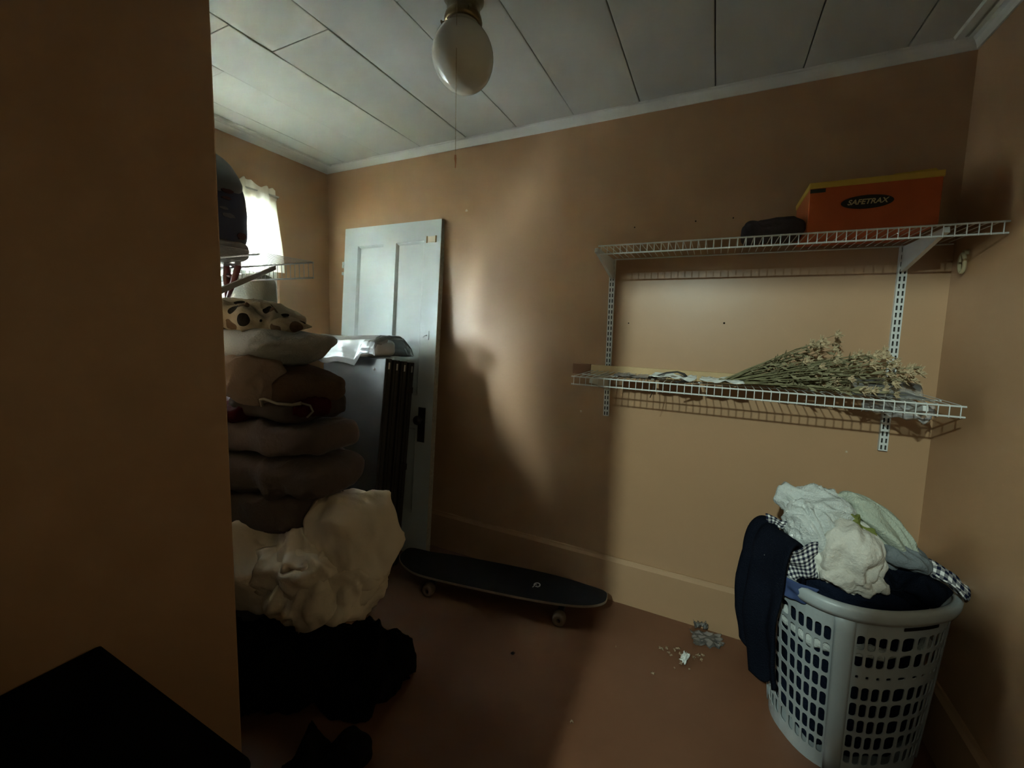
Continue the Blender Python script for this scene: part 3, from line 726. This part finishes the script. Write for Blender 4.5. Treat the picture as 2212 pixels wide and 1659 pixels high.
# small looped white mark on the grip tape
def ribbon(pts, w, z, m=None):
    mb = MB(); pts = [Vector((*p, 0)) for p in pts]; vs = []
    for i, p in enumerate(pts):
        t = (pts[min(i+1, len(pts)-1)]-pts[max(i-1, 0)]).normalized(); n_ = Vector((-t.y, t.x, 0))
        for s in (1, -1):
            q = p+n_*w*0.5*s; zz = deck_z(q.x, q.y)+z; vs += [Vector((q.x, q.y, zz)), Vector((q.x, q.y, zz+0.0006))]
    fs = []
    for i in range(len(pts)-1):
        a = i*4; b = a+4; fs += [(a+1, a+3, b+3, b+1), (a, a+2, b+2, b), (a, a+1, b+1, b), (a+2, a+3, b+3, b+2)]
    return mb.add(vs, fs)
mk = MB(); cx0, cy0 = 0.196, -0.003
arc = [(cx0+0.004+0.014*math.cos(R(a)), cy0+0.006+0.015*math.sin(R(a))) for a in range(200, -100, -20)]
mk2 = ribbon(arc, 0.006, 0.0014); mk.add(mk2.v, mk2.f)
mk2 = ribbon([(cx0-0.012, cy0-0.018), (cx0-0.008, cy0-0.006), (cx0-0.006, cy0+0.006), (cx0+0.002, cy0+0.008)], 0.005, 0.0016); mk.add(mk2.v, mk2.f)
mk2 = ribbon([(cx0+0.000, cy0-0.010), (cx0+0.006, cy0-0.002)], 0.005, 0.0018); mk.add(mk2.v, mk2.f)
obj('grip_mark', mk.xf(SK), M_paper, sk, label='small white looped mark')
for tx in (-0.33, 0.33):
    m = MB().box((tx-0.035, -0.030, 0.080), (tx+0.035, 0.030, 0.0915), 0.002).box((tx-0.014, -0.060, 0.028), (tx+0.014, 0.060, 0.052), 0.006).prism([(tx-0.025, 0.082), (tx+0.025, 0.082), (tx+0.012, 0.045), (tx-0.012, 0.045)], 1, -0.018, 0.018)
    m.tube([(tx, -0.098, 0.031), (tx, 0.098, 0.031)], 0.004, 8)
    tr = obj('truck', m.xf(SK), M_iron, sk)
    for sy in (-1, 1):
        w = MB().lathe([(0.010, -0.020), (0.020, -0.022), (0.028, -0.018), (0.031, -0.008), (0.031, 0.008), (0.028, 0.018), (0.020, 0.022), (0.010, 0.020), (0.010, -0.020)], (tx, sy*0.090, 0.0312), 28, 'y')
        wo = obj('wheel', w.xf(SK), M_wheel, tr, smooth=True)
        
# ------------------------------------------------------------------ laundry hamper with clothes
HC = Vector((0.462, 1.588, 0)); MJ = Vector((0.848, 0.530, 0)); PP = Vector((0.530, -0.848, 0)); HH = 0.555
def hpos(thd, z, off=0.0):
    t = z/HH; a = 0.205+(0.250-0.205)*t+off; b = 0.163+(0.196-0.163)*t+off
    c, s = math.cos(R(thd)), math.sin(R(thd)); e = 0.82
    bow = 0.0
    return HC+MJ*(math.copysign(abs(c)**e, c)*a)+PP*(math.copysign(abs(s)**e, s)*b)+Vector((0, 0, z))
ham = thing('laundry_hamper', 'tall white slotted plastic laundry hamper in the right corner', 'hamper', HC)
vs = []; fs = []
def strip(th0, th1, z0, z1, n=3, m=2):
    k = len(vs)
    for j in range(m+1):
        for i in range(n+1): vs.append(hpos(th0+(th1-th0)*i/n, z0+(z1-z0)*j/m))
    for j in range(m):
        for i in range(n): fs.append((k+j*(n+1)+i, k+j*(n+1)+i+1, k+(j+1)*(n+1)+i+1, k+(j+1)*(n+1)+i))
zb0, zb1 = 0.045, 0.487
panels = [(44, 124, 11), (140, 218, 11), (232, 308, 12), (324, 392, 11)]
for i, (a, b, nc) in enumerate(panels):
    rows = 8
    for c in range(nc):
        for r_ in range(rows):
            u0 = a+(b-a)*c/nc; u1 = a+(b-a)*(c+1)/nc; v0 = zb0+(zb1-zb0)*r_/rows; v1 = zb0+(zb1-zb0)*(r_+1)/rows
            hv = 0.41*(v1-v0); hu = 0.37*(u1-u0)
            if i == 0 and r_ == 5: hv *= 0.22; hu *= 0.6 if c < 8 else 0.4
            holed_cell(lambda u, v: hpos(u, v), u0, u1, v0, v1, hu, hv, (hu*0.75, min(hv*0.4, 0.008)), vs, fs)
    strip(a, b, 0.0, zb0, nc, 1); strip(a, b, zb1, HH, nc, 1)
    nx = panels[(i+1) % 4][0]+(360 if i == 3 else 0); strip(b, nx, 0, HH, 4, 10)
obj('hamper_body', MB().add(vs, fs), M_plastic, ham, mods=solid(0.0028, 0), smooth=False)
# raised solid corner columns
for (a, b) in ((124, 140), (218, 232), (308, 324), (392-360, 44)):
    v2 = []; f2 = []; n = 6
    for j in range(11):
        z = 0.004+(HH-0.02)*j/10
        for i in range(n+1):
            t = i/n; v2.append(hpos(a+0.8+(b-a-1.6)*t, z, 0.004+0.005*math.sin(math.pi*t)))
    for j in range(10):
        for i in range(n): f2.append((j*(n+1)+i, j*(n+1)+i+1, (j+1)*(n+1)+i+1, (j+1)*(n+1)+i))
    obj('corner_rib', MB().add(v2, f2), M_plastic, ham, mods=solid(0.003, 0), smooth=True)
v2 = []; f2 = []
for j, rg in enumerate((1.0, 0.6, 0.2)):
    for i in range(48): p = hpos(i*7.5, 0.004); v2.append(HC+(p-HC-Vector((0, 0, 0.004)))*rg+Vector((0, 0, 0.006)))
for j in range(2):
    for i in range(48): f2.append((j*48+i, j*48+(i+1) % 48, (j+1)*48+(i+1) % 48, (j+1)*48+i))
f2.append(tuple(96+i for i in range(48)))
obj('hamper_base', MB().add(v2, f2), M_plastic, ham, mods=solid(0.003, 0))
rim_pts = 72; v2 = []; f2 = []
prof = [(-0.002, 0.0), (0.000, 0.014), (0.006, 0.019), (0.016, 0.017), (0.021, 0.008), (0.020, -0.010), (0.016, -0.022), (0.013, -0.022), (0.015, -0.008), (0.012, 0.004), (0.004, 0.006), (0.002, -0.004)]
for i in range(rim_pts):
    for (o_, dz) in prof: v2.append(hpos(i*360/rim_pts, HH, o_)+Vector((0, 0, dz)))
n = len(prof)
for i in range(rim_pts):
    for k in range(n): f2.append((i*n+k, i*n+(k+1) % n, ((i+1) % rim_pts)*n+(k+1) % n, ((i+1) % rim_pts)*n+k))
obj('rim', MB().add(v2, f2), M_plastic, ham, smooth=True)
hs_ = MB(); v3 = []; f3 = []
for i in range(9):
    for dz in (-0.0045, 0.0045): v3.append(hpos(74+i*2.6, 0.512+dz, 0.0035))
for i in range(8): f3.append((2*i, 2*i+1, 2*i+3, 2*i+2))
obj('handle_slot', MB().add(v3, f3), M_hole, ham, mods=solid(0.002, 0))

RZ = lambda d: Matrix.Rotation(R(d), 3, 'Z'); RY = lambda d: Matrix.Rotation(R(d), 3, 'Y'); RX = lambda d: Matrix.Rotation(R(d), 3, 'X')
def hsoft(c, r, rotd, scale=1.0): return RZ(rotd)
LG = 'clothes piled in the laundry hamper'
def cl_blob(name, label, c, r, seed, m, fold, ff, aniso=(1, 1, 1), rot=None, e1=0.9, e2=0.8, fine=0.004, cat='clothing', **k):
    o = obj(name, blob(c, r, seed, e1, e2, fold, ff, aniso, fine, rot, nu=110, nv=64, **k), m, loc=c, smooth=True)
    return tag(o, label, cat, LG)
# dark clothes filling the hamper
cl_blob('dark_laundry', 'heap of deep navy clothes filling the hamper up to its rim', (0.462, 1.588, 0.310), (0.196, 0.150, 0.285), 31, M_navy2, 0.020, 7, rot=RZ(32), e1=0.30, e2=0.85, zmin=0.015)
cl_blob('black_garment', 'black garment bulging at the right front of the hamper rim', (0.565, 1.555, 0.590), (0.105, 0.095, 0.045), 33, M_navy, 0.022, 9, rot=RZ(32))
cl_blob('pale_towel', 'pale grey towel folded in at middle height seen through the slots', (0.455, 1.59, 0.395), (0.222, 0.170, 0.024), 37, M_white1, 0.016, 9, rot=RZ(32), e1=0.7, e2=0.85, cat='towel')
cl_blob('grey_towel', 'pale grey towel on the very top of the laundry heap', (0.335, 1.57, 0.765), (0.105, 0.085, 0.050), 41, M_white1, 0.035, 8, (1, 1.4, 1), RZ(-10) @ RY(6), cat='towel')
cl_blob('knit_top', 'light grey knit draped at the left of the laundry heap', (0.325, 1.505, 0.712), (0.070, 0.070, 0.085), 43, M_white1, 0.022, 10, (2.0, 1, 0.5), RZ(20) @ RY(-28))
cl_blob('cream_shirt', 'crumpled cream lace garment in the middle of the heap', (0.415, 1.490, 0.668), (0.085, 0.080, 0.105), 47, M_white2, 0.034, 9, (1.3, 1, 0.8), RZ(10) @ RY(24))
cl_blob('cream_shirt', 'cream shirt spread low over the hamper front below the lace garment', (0.415, 1.475, 0.607), (0.098, 0.070, 0.036), 49, M_white2, 0.020, 12, (1, 1, 1), RZ(12) @ RY(10))
cl_blob('green_towel', 'pale green towel sloping down the right side of the heap', (0.505, 1.585, 0.735), (0.125, 0.070, 0.055), 53, M_green, 0.020, 7, (0.5, 2, 2), RZ(-8) @ RY(42), cat='towel')
cl_blob('olive_cloth', 'thin olive cloth edge beside the pale green towel', (0.468, 1.525, 0.725), (0.085, 0.028, 0.018), 55, M_olive, 0.014, 16, (1, 1, 1), RZ(-4) @ RY(46), cat='cloth')
cl_blob('grey_shirt', 'slate grey cloth tucked under the pale green towel', (0.560, 1.560, 0.668), (0.068, 0.070, 0.028), 57, M_grey, 0.016, 10, (1, 1, 1), RZ(0) @ RY(12))
cl_blob('white_collar', 'small smooth white cloth folded over at lower left of the cream shirt', (0.338, 1.452, 0.628), (0.036, 0.032, 0.052), 59, M_white3, 0.012, 8, (1, 1, 0.6), RZ(15) @ RY(-8))
cl_blob('under_heap', 'mass of mixed grey clothes inside the heap above the rim', (0.42, 1.60, 0.63), (0.165, 0.115, 0.09), 61, M_grey, 0.03, 7, rot=RZ(30))

# navy trousers hanging over the left side of the hamper
def hang(u, v):
    # v: 0 inside top -> 1 bottom hem; u across (from camera-near to wall side)
    th_ = 168+(u)*40
    if v < 0.30:
        t = v/0.30; a = math.pi*(1-t)
        base = hpos(th_, HH, 0.010); rad = 0.045
        out = (hpos(th_, HH, 0.05)-hpos(th_, HH, 0.0)).normalized()
        p = base+out*(0.012-rad*math.cos(math.pi*t)*1.0)+Vector((0, 0, 0.02+0.125*math.sin(math.pi*t)**0.8 if 0 < t < 1 else 0.02))
        if t < 0.02: p.z = HH-0.01
    else:
        t = (v-0.30)/0.70
        out = (hpos(th_, HH, 0.05)-hpos(th_, HH, 0.0)).normalized()
        p = hpos(th_, HH, 0.010)+out*(0.057+0.018*math.sin(t*3.0)-0.015*t)
        p.z = HH+0.02-t*(0.335+0.03*math.sin(u*5.5)+0.02*noise.noise(Vector((u*8, 0, 0))))
    w = 0.016*math.sin(u*15+v*2.2)*min(1, v*2)+0.012*noise.noise(Vector((u*5, v*4, 7)))
    out = (hpos(th_, HH, 0.05)-hpos(th_, HH, 0.0)).normalized()
    p = p+out*max(w, -0.02)
    p.z = max(p.z, 0.012); p.y = min(p.y, 1.86)
    return p
tag(cloth_grid('navy_trousers', hang, 64, 80, M_navy, None, 0.012, loc=(0.2, 1.55, 0.3)), 'navy knit garment hanging far down over the left side of the hamper', 'clothing', LG)

# gingham shirt at the left of the rim, with its blue lining
def patch(c, ux, vx, w, h, amp, fr, seed):
    ux = Vector(ux).normalized(); vx = Vector(vx).normalized(); nn = ux.cross(vx)
    def fn(u, v):
        q = Vector((u*fr, v*fr, seed))
        d = amp*(noise.noise(q)+0.5*math.sin(u*9+v*3))
        bend = -0.5*amp*((u-0.5)**2*4)
        return Vector(c)+ux*((u-0.5)*w*(1+0.25*(v-0.5)*2))+vx*((v-0.5)*h)+nn*(d+bend)
    return fn
gs1 = thing('gingham_shirt', 'navy and white gingham shirt spilling over the hamper rim at left', 'clothing', (0.27, 1.42, 0.6), LG)
cloth_grid('shirt_front', patch((0.272, 1.425, 0.618), (0.80, -0.15, 0.52), (-0.35, -0.25, 0.9), 0.13, 0.115, 0.016, 3.2, 2), 40, 40, M_ging, gs1, 0.004, (1.15, 1.0))
cloth_grid('lining', patch((0.262, 1.398, 0.553), (0.92, -0.20, -0.10), (0.05, -0.1, 1), 0.105, 0.062, 0.010, 3, 4), 30, 20, M_blue, gs1, 0.004)
cloth_grid('shirt_collar', patch((0.228, 1.50, 0.712), (0.92, -0.10, -0.12), (0.2, -0.4, 0.9), 0.07, 0.035, 0.008, 4, 6), 24, 16, M_ging, gs1, 0.004, (0.7, 0.35))
gs2 = thing('gingham_cloth', 'navy and white gingham cloth draped over the right rim of the hamper', 'clothing', (0.62, 1.5, 0.6), LG)
def g2(u, v):
    a = u*0.20; th_ = 30+34*v
    p = hpos(th_, HH, -0.135+0.165*u)
    p.z = HH+0.022+0.058*math.sin(math.pi*(0.12+0.80*u))-0.0*u
    p.z += 0.018*noise.noise(Vector((u*4, v*4, 3)))+0.010*math.sin(v*11+u*4)
    return p
cloth_grid('draped_cloth', g2, 50, 40, M_ging, gs2, 0.004, (1.15, 0.85))

# ------------------------------------------------------------------ scraps on the floor
def scrap(name, label, c, s, seed, m, cat, amp=0.010, nu=20, asp=1.0, z0=0.002, ang=0.0, th_=0.001):
    ca, sa = math.cos(ang), math.sin(ang)
    def fn(u, v):
        a, b = (u-0.5)*s, (v-0.5)*s*asp; q = Vector((u*3.2, v*3.2, seed))
        shrink = 1-(1.3 if s < 0.05 else 0.35)*abs(noise.noise(q*1.2+Vector((4, 4, 4))))*2
        a *= shrink; b *= shrink
        return Vector((c[0]+a*ca-b*sa, c[1]+a*sa+b*ca, z0+max(0, amp*(1-2*abs(noise.noise(q)))+0.4*amp)))
    return tag(cloth_grid(name, fn, nu, nu, m, None, th_, loc=(c[0], c[1], 0)), label, cat)
scrap('paper_scrap', 'bright white folded paper scrap among the petals on the floor', (-0.032, 1.645), 0.065, 2, M_paper, 'paper', 0.014, asp=0.45, ang=R(75))
scrap('plastic_wrapper', 'clear crinkled plastic wrapper against the baseboard', (0.050, 1.800), 0.14, 9, M_film2, 'wrapper', 0.010, 30, 0.65, ang=R(15))
scrap('plastic_wrapper', 'clear plastic strip propped on the baseboard behind the larger wrapper', (0.02, 1.850), 0.06, 5, M_film2, 'wrapper', 0.03, 20, 0.5, ang=R(20))
petals = [(-0.128, 1.66, .026), (-0.105, 1.672, .020), (-0.095, 1.650, .018), (-0.075, 1.675, .022), (-0.060, 1.690, .026), (-0.050, 1.665, .028), (-0.085, 1.640, .014), (0.000, 1.672, .020), (0.018, 1.690, .028), (0.034, 1.700, .022), (0.030, 1.672, .018), (-0.012, 1.60, .010), (-0.045, 1.615, .024), (-0.140, 1.516, .022), (-0.30, 1.582, .008), (-0.362, 1.195, .014), (-0.066, 1.58, .009)]
names = ['left edge', 'left cluster', 'left cluster', 'left cluster', 'middle', 'middle']
src = None
for i, (x, y, s) in enumerate(petals):
    lab = 'dry tan petal in the litter around the white paper scrap'
    if i == 13: lab = 'dry tan petal lying apart in front of the litter on the floor'
    if i == 14: lab = 'tiny pale crumb alone on the floor right of the skateboard'
    if i == 15: lab = 'small pale crumb nearest the camera on the open floor'
    o = scrap('petal', lab, (x, y), s, 20+i, M_petal, 'petal', 0.007, 8, 0.6, ang=i*1.7)
    if i not in (13, 14, 15): o['group'] = 'dry petals around the white paper scrap'
scrap('lint', 'small dark speck of lint on the shaded floor', (-0.675, 1.364), 0.022, 77, M_black, 'lint', 0.004, 8)

# ------------------------------------------------------------------ stack of bedding by the closet wall
BG = 'bedding stacked under the left shelf'
def soft(name, label, c, r, seed, m, cat, fold=0.02, ff=4, e1=0.55, e2=0.5, aniso=(1, 1, 1), rot=None, fine=0.003, pinch=0.0, **k):
    o = obj(name, blob(c, r, seed, e1, e2, fold, ff, aniso, fine, rot, nu=120, nv=64, pinch=pinch, **k), m, loc=(c[0], c[1], c[2]-r[2]), smooth=True)
    return tag(o, label, cat, BG)
PY = 0.98
dv = MB()
b1 = blob((-1.46, PY, 0.415), (0.40, 0.190, 0.185), 71, 0.75, 0.75, 0.060, 4.6, (1.2, 1.2, 0.8), 0.008, RZ(4), nu=150, nv=90, zmin=0.16)
b2 = blob((-1.185, PY+0.05, 0.540), (0.150, 0.150, 0.195), 74, 0.85, 0.85, 0.040, 5.5, (1.2, 1, 0.6), 0.006, RY(-20), nu=100, nv=60)
b3 = blob((-1.125, PY-0.01, 0.385), (0.080, 0.120, 0.120), 78, 0.8, 0.8, 0.030, 9, (1, 1, 0.7), 0.006, RY(28), nu=80, nv=50)
b4 = blob((-1.33, PY-0.10, 0.455), (0.225, 0.085, 0.075), 75, 0.8, 0.8, 0.030, 6, (1, 1, 1), 0.006, RY(-12), nu=100, nv=50)
for b in (b1, b2, b3, b4): dv.add(b.v, b.f)
tag(obj('duvet', dv, M_duvet, loc=(-1.40, PY, 0.2), smooth=True), 'bulky off-white duvet at the bottom of the bedding stack', 'duvet', BG)
soft('grey_blanket', 'dark grey blanket end sticking out below the duvet at left', (-1.66, PY-0.06, 0.24), (0.20, 0.11, 0.085), 80, mat('dark_grey_fleece', (0.05, 0.052, 0.055), 0.95, 0.15), 'blanket', 0.03, 6, zmin=0.012)
soft('sofa_cushion', 'brown plush cushion, lowest of three in the stack', (-1.60, PY, 0.615), (0.355, 0.145, 0.078), 81, M_brown, 'cushion', 0.020, 4, 0.5, 0.5, rot=RY(-9))
soft('sofa_cushion', 'brown plush cushion, middle one of three in the stack', (-1.575, PY, 0.765), (0.400, 0.150, 0.070), 82, M_brown, 'cushion', 0.020, 4, 0.5, 0.5, rot=RY(-3))
soft('sofa_cushion', 'brown plush cushion, topmost of three in the stack', (-1.580, PY, 0.905), (0.385, 0.145, 0.062), 83, M_brown, 'cushion', 0.018, 4, 0.5, 0.5, rot=RY(-4))
soft('red_blanket', 'dark maroon blanket squeezed above the brown cushions at left', (-1.68, PY-0.02, 1.000), (0.17, 0.145, 0.040), 84, M_red, 'blanket', 0.014, 6, 0.6, 0.5)
rb = thing('striped_blanket', 'dark folded blanket with white edge stripe and red corner above the cushions', 'blanket', (-1.45, PY, 0.97), BG)
obj('fold', blob((-1.46, PY, 1.022), (0.205, 0.130, 0.042), 85, 0.5, 0.5, 0.010, 5, nu=96, nv=40), mat('dark_brown_fleece', (0.045, 0.035, 0.030), 0.95, 0.15), rb, smooth=True)
pts = [(-1.40, PY-0.135, 1.040), (-1.395, PY-0.142, 1.066), (-1.370, PY-0.145, 1.070), (-1.31, PY-0.142, 1.060), (-1.26, PY-0.125, 1.058), (-1.235, PY-0.110, 1.064)]
obj('edge_stripe', MB().tube(pts, [0.005, 0.006, 0.0045, 0.0045, 0.0045, 0.006], 8), mat('white_piping', (0.20, 0.18, 0.14), 0.8, 0.2), rb, smooth=True)
obj('red_corner', blob((-1.245, PY-0.06, 1.040), (0.034, 0.060, 0.030), 86, 0.7, 0.7, 0.010, 12, nu=56, nv=32), M_red, rb, smooth=True)
obj('corner_stripe', MB().tube([(-1.235, PY-0.110, 1.064), (-1.212, PY-0.095, 1.056), (-1.206, PY-0.09, 1.036), (-1.222, PY-0.10, 1.016)], 0.0035, 8), bpy.data.materials['white_piping'], rb, smooth=True)
soft('rust_blanket', 'rust brown folded blanket under the grey pillow at right', (-1.46, PY+0.01, 1.110), (0.205, 0.125, 0.052), 87, M_rust, 'blanket', 0.014, 5, 0.5, 0.5, rot=RY(8))
soft('mauve_blanket', 'mauve brown fleece blanket bulging at the left of the stack', (-1.515, PY-0.105, 1.135), (0.145, 0.085, 0.085), 88, M_mauve, 'blanket', 0.026, 5, 0.8, 0.7, aniso=(1.2, 1, 0.6), rot=RY(10))
def corner_up(p):
    t = max(0, p.x/0.3); p.z += 0.040*t**3; return p
soft('white_pillow', 'lumpy pale pillow with a pointed corner lying on the stack', (-1.660, PY, 1.220), (0.310, 0.150, 0.082), 89, M_pillow, 'pillow', 0.012, 5, 0.75, 0.22, pinch=0.85, sag=corner_up)
soft('dotted_blanket', 'cream blanket with brown dots lying on the pale pillow', (-1.665, PY+0.02, 1.345), (0.175, 0.120, 0.052), 90, M_dot, 'blanket', 0.026, 6, 0.7, 0.6, rot=RY(8))
soft('dotted_cloth', 'small cream dotted cloth end lying right of the dotted blanket', (-1.475, PY+0.03, 1.315), (0.070, 0.075, 0.026), 92, M_dot, 'cloth', 0.016, 8, 0.8, 0.7)
soft('upright_pillow', 'greenish grey pillow standing upright beneath the left wire shelf', (-1.925, PY+0.12, 1.430), (0.190, 0.060, 0.110), 91, M_pillow2, 'pillow', 0.010, 4, 0.40, 0.5, ridge=False)

# wire shelf at the left, fixed on the closet wall
lt = thing('wire_shelf', 'white wire shelf on the left above the stack of bedding', 'shelf', (-1.85, YN, 1.545))
x0, x1, yb, yf, z = XL+0.01, -1.335, YN+0.006, 1.0, 1.546
for y, zz, r in ((yb, z-0.004, 0.003), (yf, z, 0.0032), (yf+0.001, z-0.054, 0.0032), ((yb+yf)/2, z-0.004, 0.003)):
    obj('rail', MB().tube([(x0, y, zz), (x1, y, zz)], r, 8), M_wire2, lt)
src = None; n = 42
for i in range(n):
    x = x0+0.006+(x1-x0-0.010)*i/(n-1)
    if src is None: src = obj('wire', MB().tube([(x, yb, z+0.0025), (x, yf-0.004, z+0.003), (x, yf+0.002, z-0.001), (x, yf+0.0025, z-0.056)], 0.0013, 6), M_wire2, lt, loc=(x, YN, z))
    else: share('wire', src, lt, (x+1.85, 0, 0.001))
for x in (-1.52, -2.2):
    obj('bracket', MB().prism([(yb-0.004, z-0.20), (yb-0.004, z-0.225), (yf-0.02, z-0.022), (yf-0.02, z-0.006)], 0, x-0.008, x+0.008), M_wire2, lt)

# blue printed bag on the left shelf
bb_ = thing('blue_bag', 'dark blue printed bag with grey top on the left wire shelf', 'bag', (-1.80, 0.86, 1.553))
def bagshape(p):
    t = max(0, p.z/0.2); p.x = p.x-max(0, p.x+0.02)*0.25*t*t; return p
obj('bag_body', blob((-1.80, 0.86, 1.725), (0.180, 0.115, 0.160), 101, 0.40, 0.45, 0.008, 5, (1, 1, 0.6), 0.003, nu=100, nv=60, zmin=1.556, sag=bagshape), M_bagblue, bb_, smooth=True)
def top(p):
    t = max(0, min(1.3, (p.z+0.02)/0.1)); p.x = p.x-max(0, p.x+0.10)*0.42*t; return p
obj('bag_top', blob((-1.80, 0.86, 1.865), (0.178, 0.112, 0.115), 103, 0.45, 0.55, 0.008, 5, (1, 1, 0.6), 0.003, nu=90, nv=50, sag=top), M_baggrey, bb_, smooth=True, label='grey upper part')
obj('bag_bottom', blob((-1.80, 0.86, 1.592), (0.184, 0.118, 0.036), 105, 0.4, 0.45, 0.006, 5, nu=80, nv=30, zmin=1.5545), mat('pale_grey_plastic', (0.17, 0.16, 0.16), 0.5, 0.4), bb_, smooth=True, label='pale bottom edge')
def print_patch(y, z, w, h, seed):
    m = MB(); n = 14; rr = random.Random(seed)
    m.prism([(y+w*(0.75+0.35*rr.random())*math.cos(2*math.pi*i/n), z+h*(0.75+0.35*rr.random())*math.sin(2*math.pi*i/n)) for i in range(n)], 0, -1.64, -1.6175); return m
bm_ = MB()
for a in ((0.885, 1.790, 0.022, 0.008, 1), (0.880, 1.765, 0.016, 0.006, 2), (0.925, 1.640, 0.016, 0.014, 5)):
    q = print_patch(*a); bm_.add(q.v, q.f)
obj('printed_mark', bm_, M_bagred, bb_, label='faded red print')
bm_ = MB()
for a in ((0.885, 1.705, 0.022, 0.009, 3), (0.870, 1.728, 0.016, 0.005, 4)):
    q = print_patch(*a); bm_.add(q.v, q.f)
obj('printed_mark', bm_, M_bagwhite, bb_, label='faded white print')

# dark red plastic hanger hooked on the left shelf
rh = MB()
rh.tube([(-1.79, 0.99, 1.66), (-1.765, 0.99, 1.60), (-1.755, 0.985, 1.545), (-1.80, 0.985, 1.47), (-1.84, 0.985, 1.41)], [0.006, 0.009, 0.012, 0.010, 0.006], 10)
rh.tube([(-1.79, 0.99, 1.66), (-1.815, 0.99, 1.62), (-1.83, 0.985, 1.57), (-1.835, 0.985, 1.50), (-1.84, 0.985, 1.41)], [0.006, 0.007, 0.010, 0.014, 0.006], 10)
rh.tube([(-1.757, 0.985, 1.545), (-1.80, 0.985, 1.555), (-1.832, 0.985, 1.56)], 0.006, 8)
rh.tube([(-1.78, 0.985, 1.505), (-1.835, 0.985, 1.515)], 0.008, 8)
tag(obj('plastic_hanger', rh, M_redpl, loc=(-1.8, 0.99, 1.41), smooth=True), 'dark red plastic hanger hooked over the left wire shelf', 'hanger')

# ------------------------------------------------------------------ black things on the floor and cabinet
def spiky(c, r, seed, zmax=None, **k): return blob(c, r, seed, 0.9, 0.9, 0.055, 7, (1, 1, 1.2), 0.006, nu=110, nv=60, zmin=0.006, **k)
tag(obj('black_clothes', spiky((-1.125, 1.02, 0.045), (0.175, 0.150, 0.085), 111, rot=RZ(-20)), M_black, loc=(-1.125, 1.02, 0), smooth=True), 'black crumpled clothes on the floor in front of the duvet', 'clothing')
tag(obj('black_garment', spiky((-1.43, 0.90, 0.095), (0.27, 0.19, 0.150), 113, rot=RZ(10)), M_black, loc=(-1.43, 0.90, 0), smooth=True), 'tall black garment heap under the duvet against the near wall corner', 'clothing')
tag(obj('black_cloth_bag', spiky((-0.985, 0.735, 0.03), (0.100, 0.075, 0.055), 117, rot=RZ(30)), M_black, loc=(-0.985, 0.735, 0), smooth=True), 'small black cloth bag on the floor at the bottom edge', 'bag')
cb = thing('black_cabinet', 'low black cabinet standing against the near tan wall', 'cabinet', (-0.88, 0.13, 0))
obj('body', MB().box((-1.165, -0.085, 0.03), (-0.66, 0.335, 0.598), 0.006), M_blackpl, cb)
obj('cabinet_top', MB().box((-1.178, -0.095, 0.598), (-0.645, 0.354, 0.620), 0.008), M_blackpl, cb)
obj('plinth', MB().box((-1.15, -0.07, 0.0), (-0.68, 0.31, 0.03)), M_blackpl, cb)
dr = obj('cabinet_door', MB().box((-1.155, 0.335, 0.05), (-0.67, 0.348, 0.565), 0.003), M_blackpl, cb)
obj('knob', MB().lathe([(0.0001, 0.022), (0.011, 0.020), (0.012, 0.014), (0.006, 0.008), (0.006, 0.0)], (-0.73, 0.348, 0.40), 16, 'y'), M_iron, dr, smooth=True)

# ------------------------------------------------------------------ the person taking the picture, standing in the doorway behind the camera
PX = -0.045
pt = [((PX, -0.42, 0.94), (0.150, 0.105)), ((PX, -0.43, 1.12), (0.135, 0.100)), ((PX, -0.43, 1.32), (0.165, 0.110)), ((PX, -0.43, 1.45), (0.120, 0.085)), ((PX, -0.42, 1.51), (0.055, 0.055)), ((PX, -0.41, 1.60), (0.062, 0.070)), ((PX, -0.405, 1.69), (0.078, 0.096)), ((PX, -0.41, 1.77), (0.070, 0.085)), ((PX, -0.41, 1.81), (0.035, 0.045))]
vs_ = [p[0] for p in pt]; rr_ = [p[1] for p in pt]; ed_ = [(i, i+1) for i in range(8)]
def chain(root, seq):
    a = root
    for p, r in seq:
        vs_.append(p); rr_.append((r, r)); ed_.append((a, len(vs_)-1)); a = len(vs_)-1
    return a
for s_ in (-1, 1):
    chain(0, [((PX+0.10*s_, -0.42, 0.86), 0.090), ((PX+0.11*s_, -0.41, 0.48), 0.062), ((PX+0.115*s_, -0.43, 0.12), 0.045), ((PX+0.12*s_, -0.41, 0.055), 0.045), ((PX+0.13*s_, -0.29, 0.040), 0.034)])
    chain(3, [((PX+0.18*s_, -0.43, 1.43), 0.058), ((PX+0.22*s_, -0.38, 1.16), 0.045), ((PX-0.0+0.12*s_, -0.22, 1.27), 0.034), ((PX+0.05*s_, -0.14, 1.33), 0.026)])
me = bpy.data.meshes.new('person'); me.from_pydata(vs_, ed_, []); me.materials.append(mat('dark_clothing', (0.02, 0.02, 0.022), 0.9, 0.2))
po_ = bpy.data.objects.new('person', me); COL.objects.link(po_)
mk_ = po_.modifiers.new('skin', 'SKIN'); mk_.use_smooth_shade = True
for i, r in enumerate(rr_): me.skin_vertices[0].data[i].radius = r
me.skin_vertices[0].data[0].use_root = True
ss = po_.modifiers.new('smooth', 'SUBSURF'); ss.levels = 1; ss.render_levels = 1
tag(po_, 'person in dark clothes standing in the doorway taking the picture', 'person')
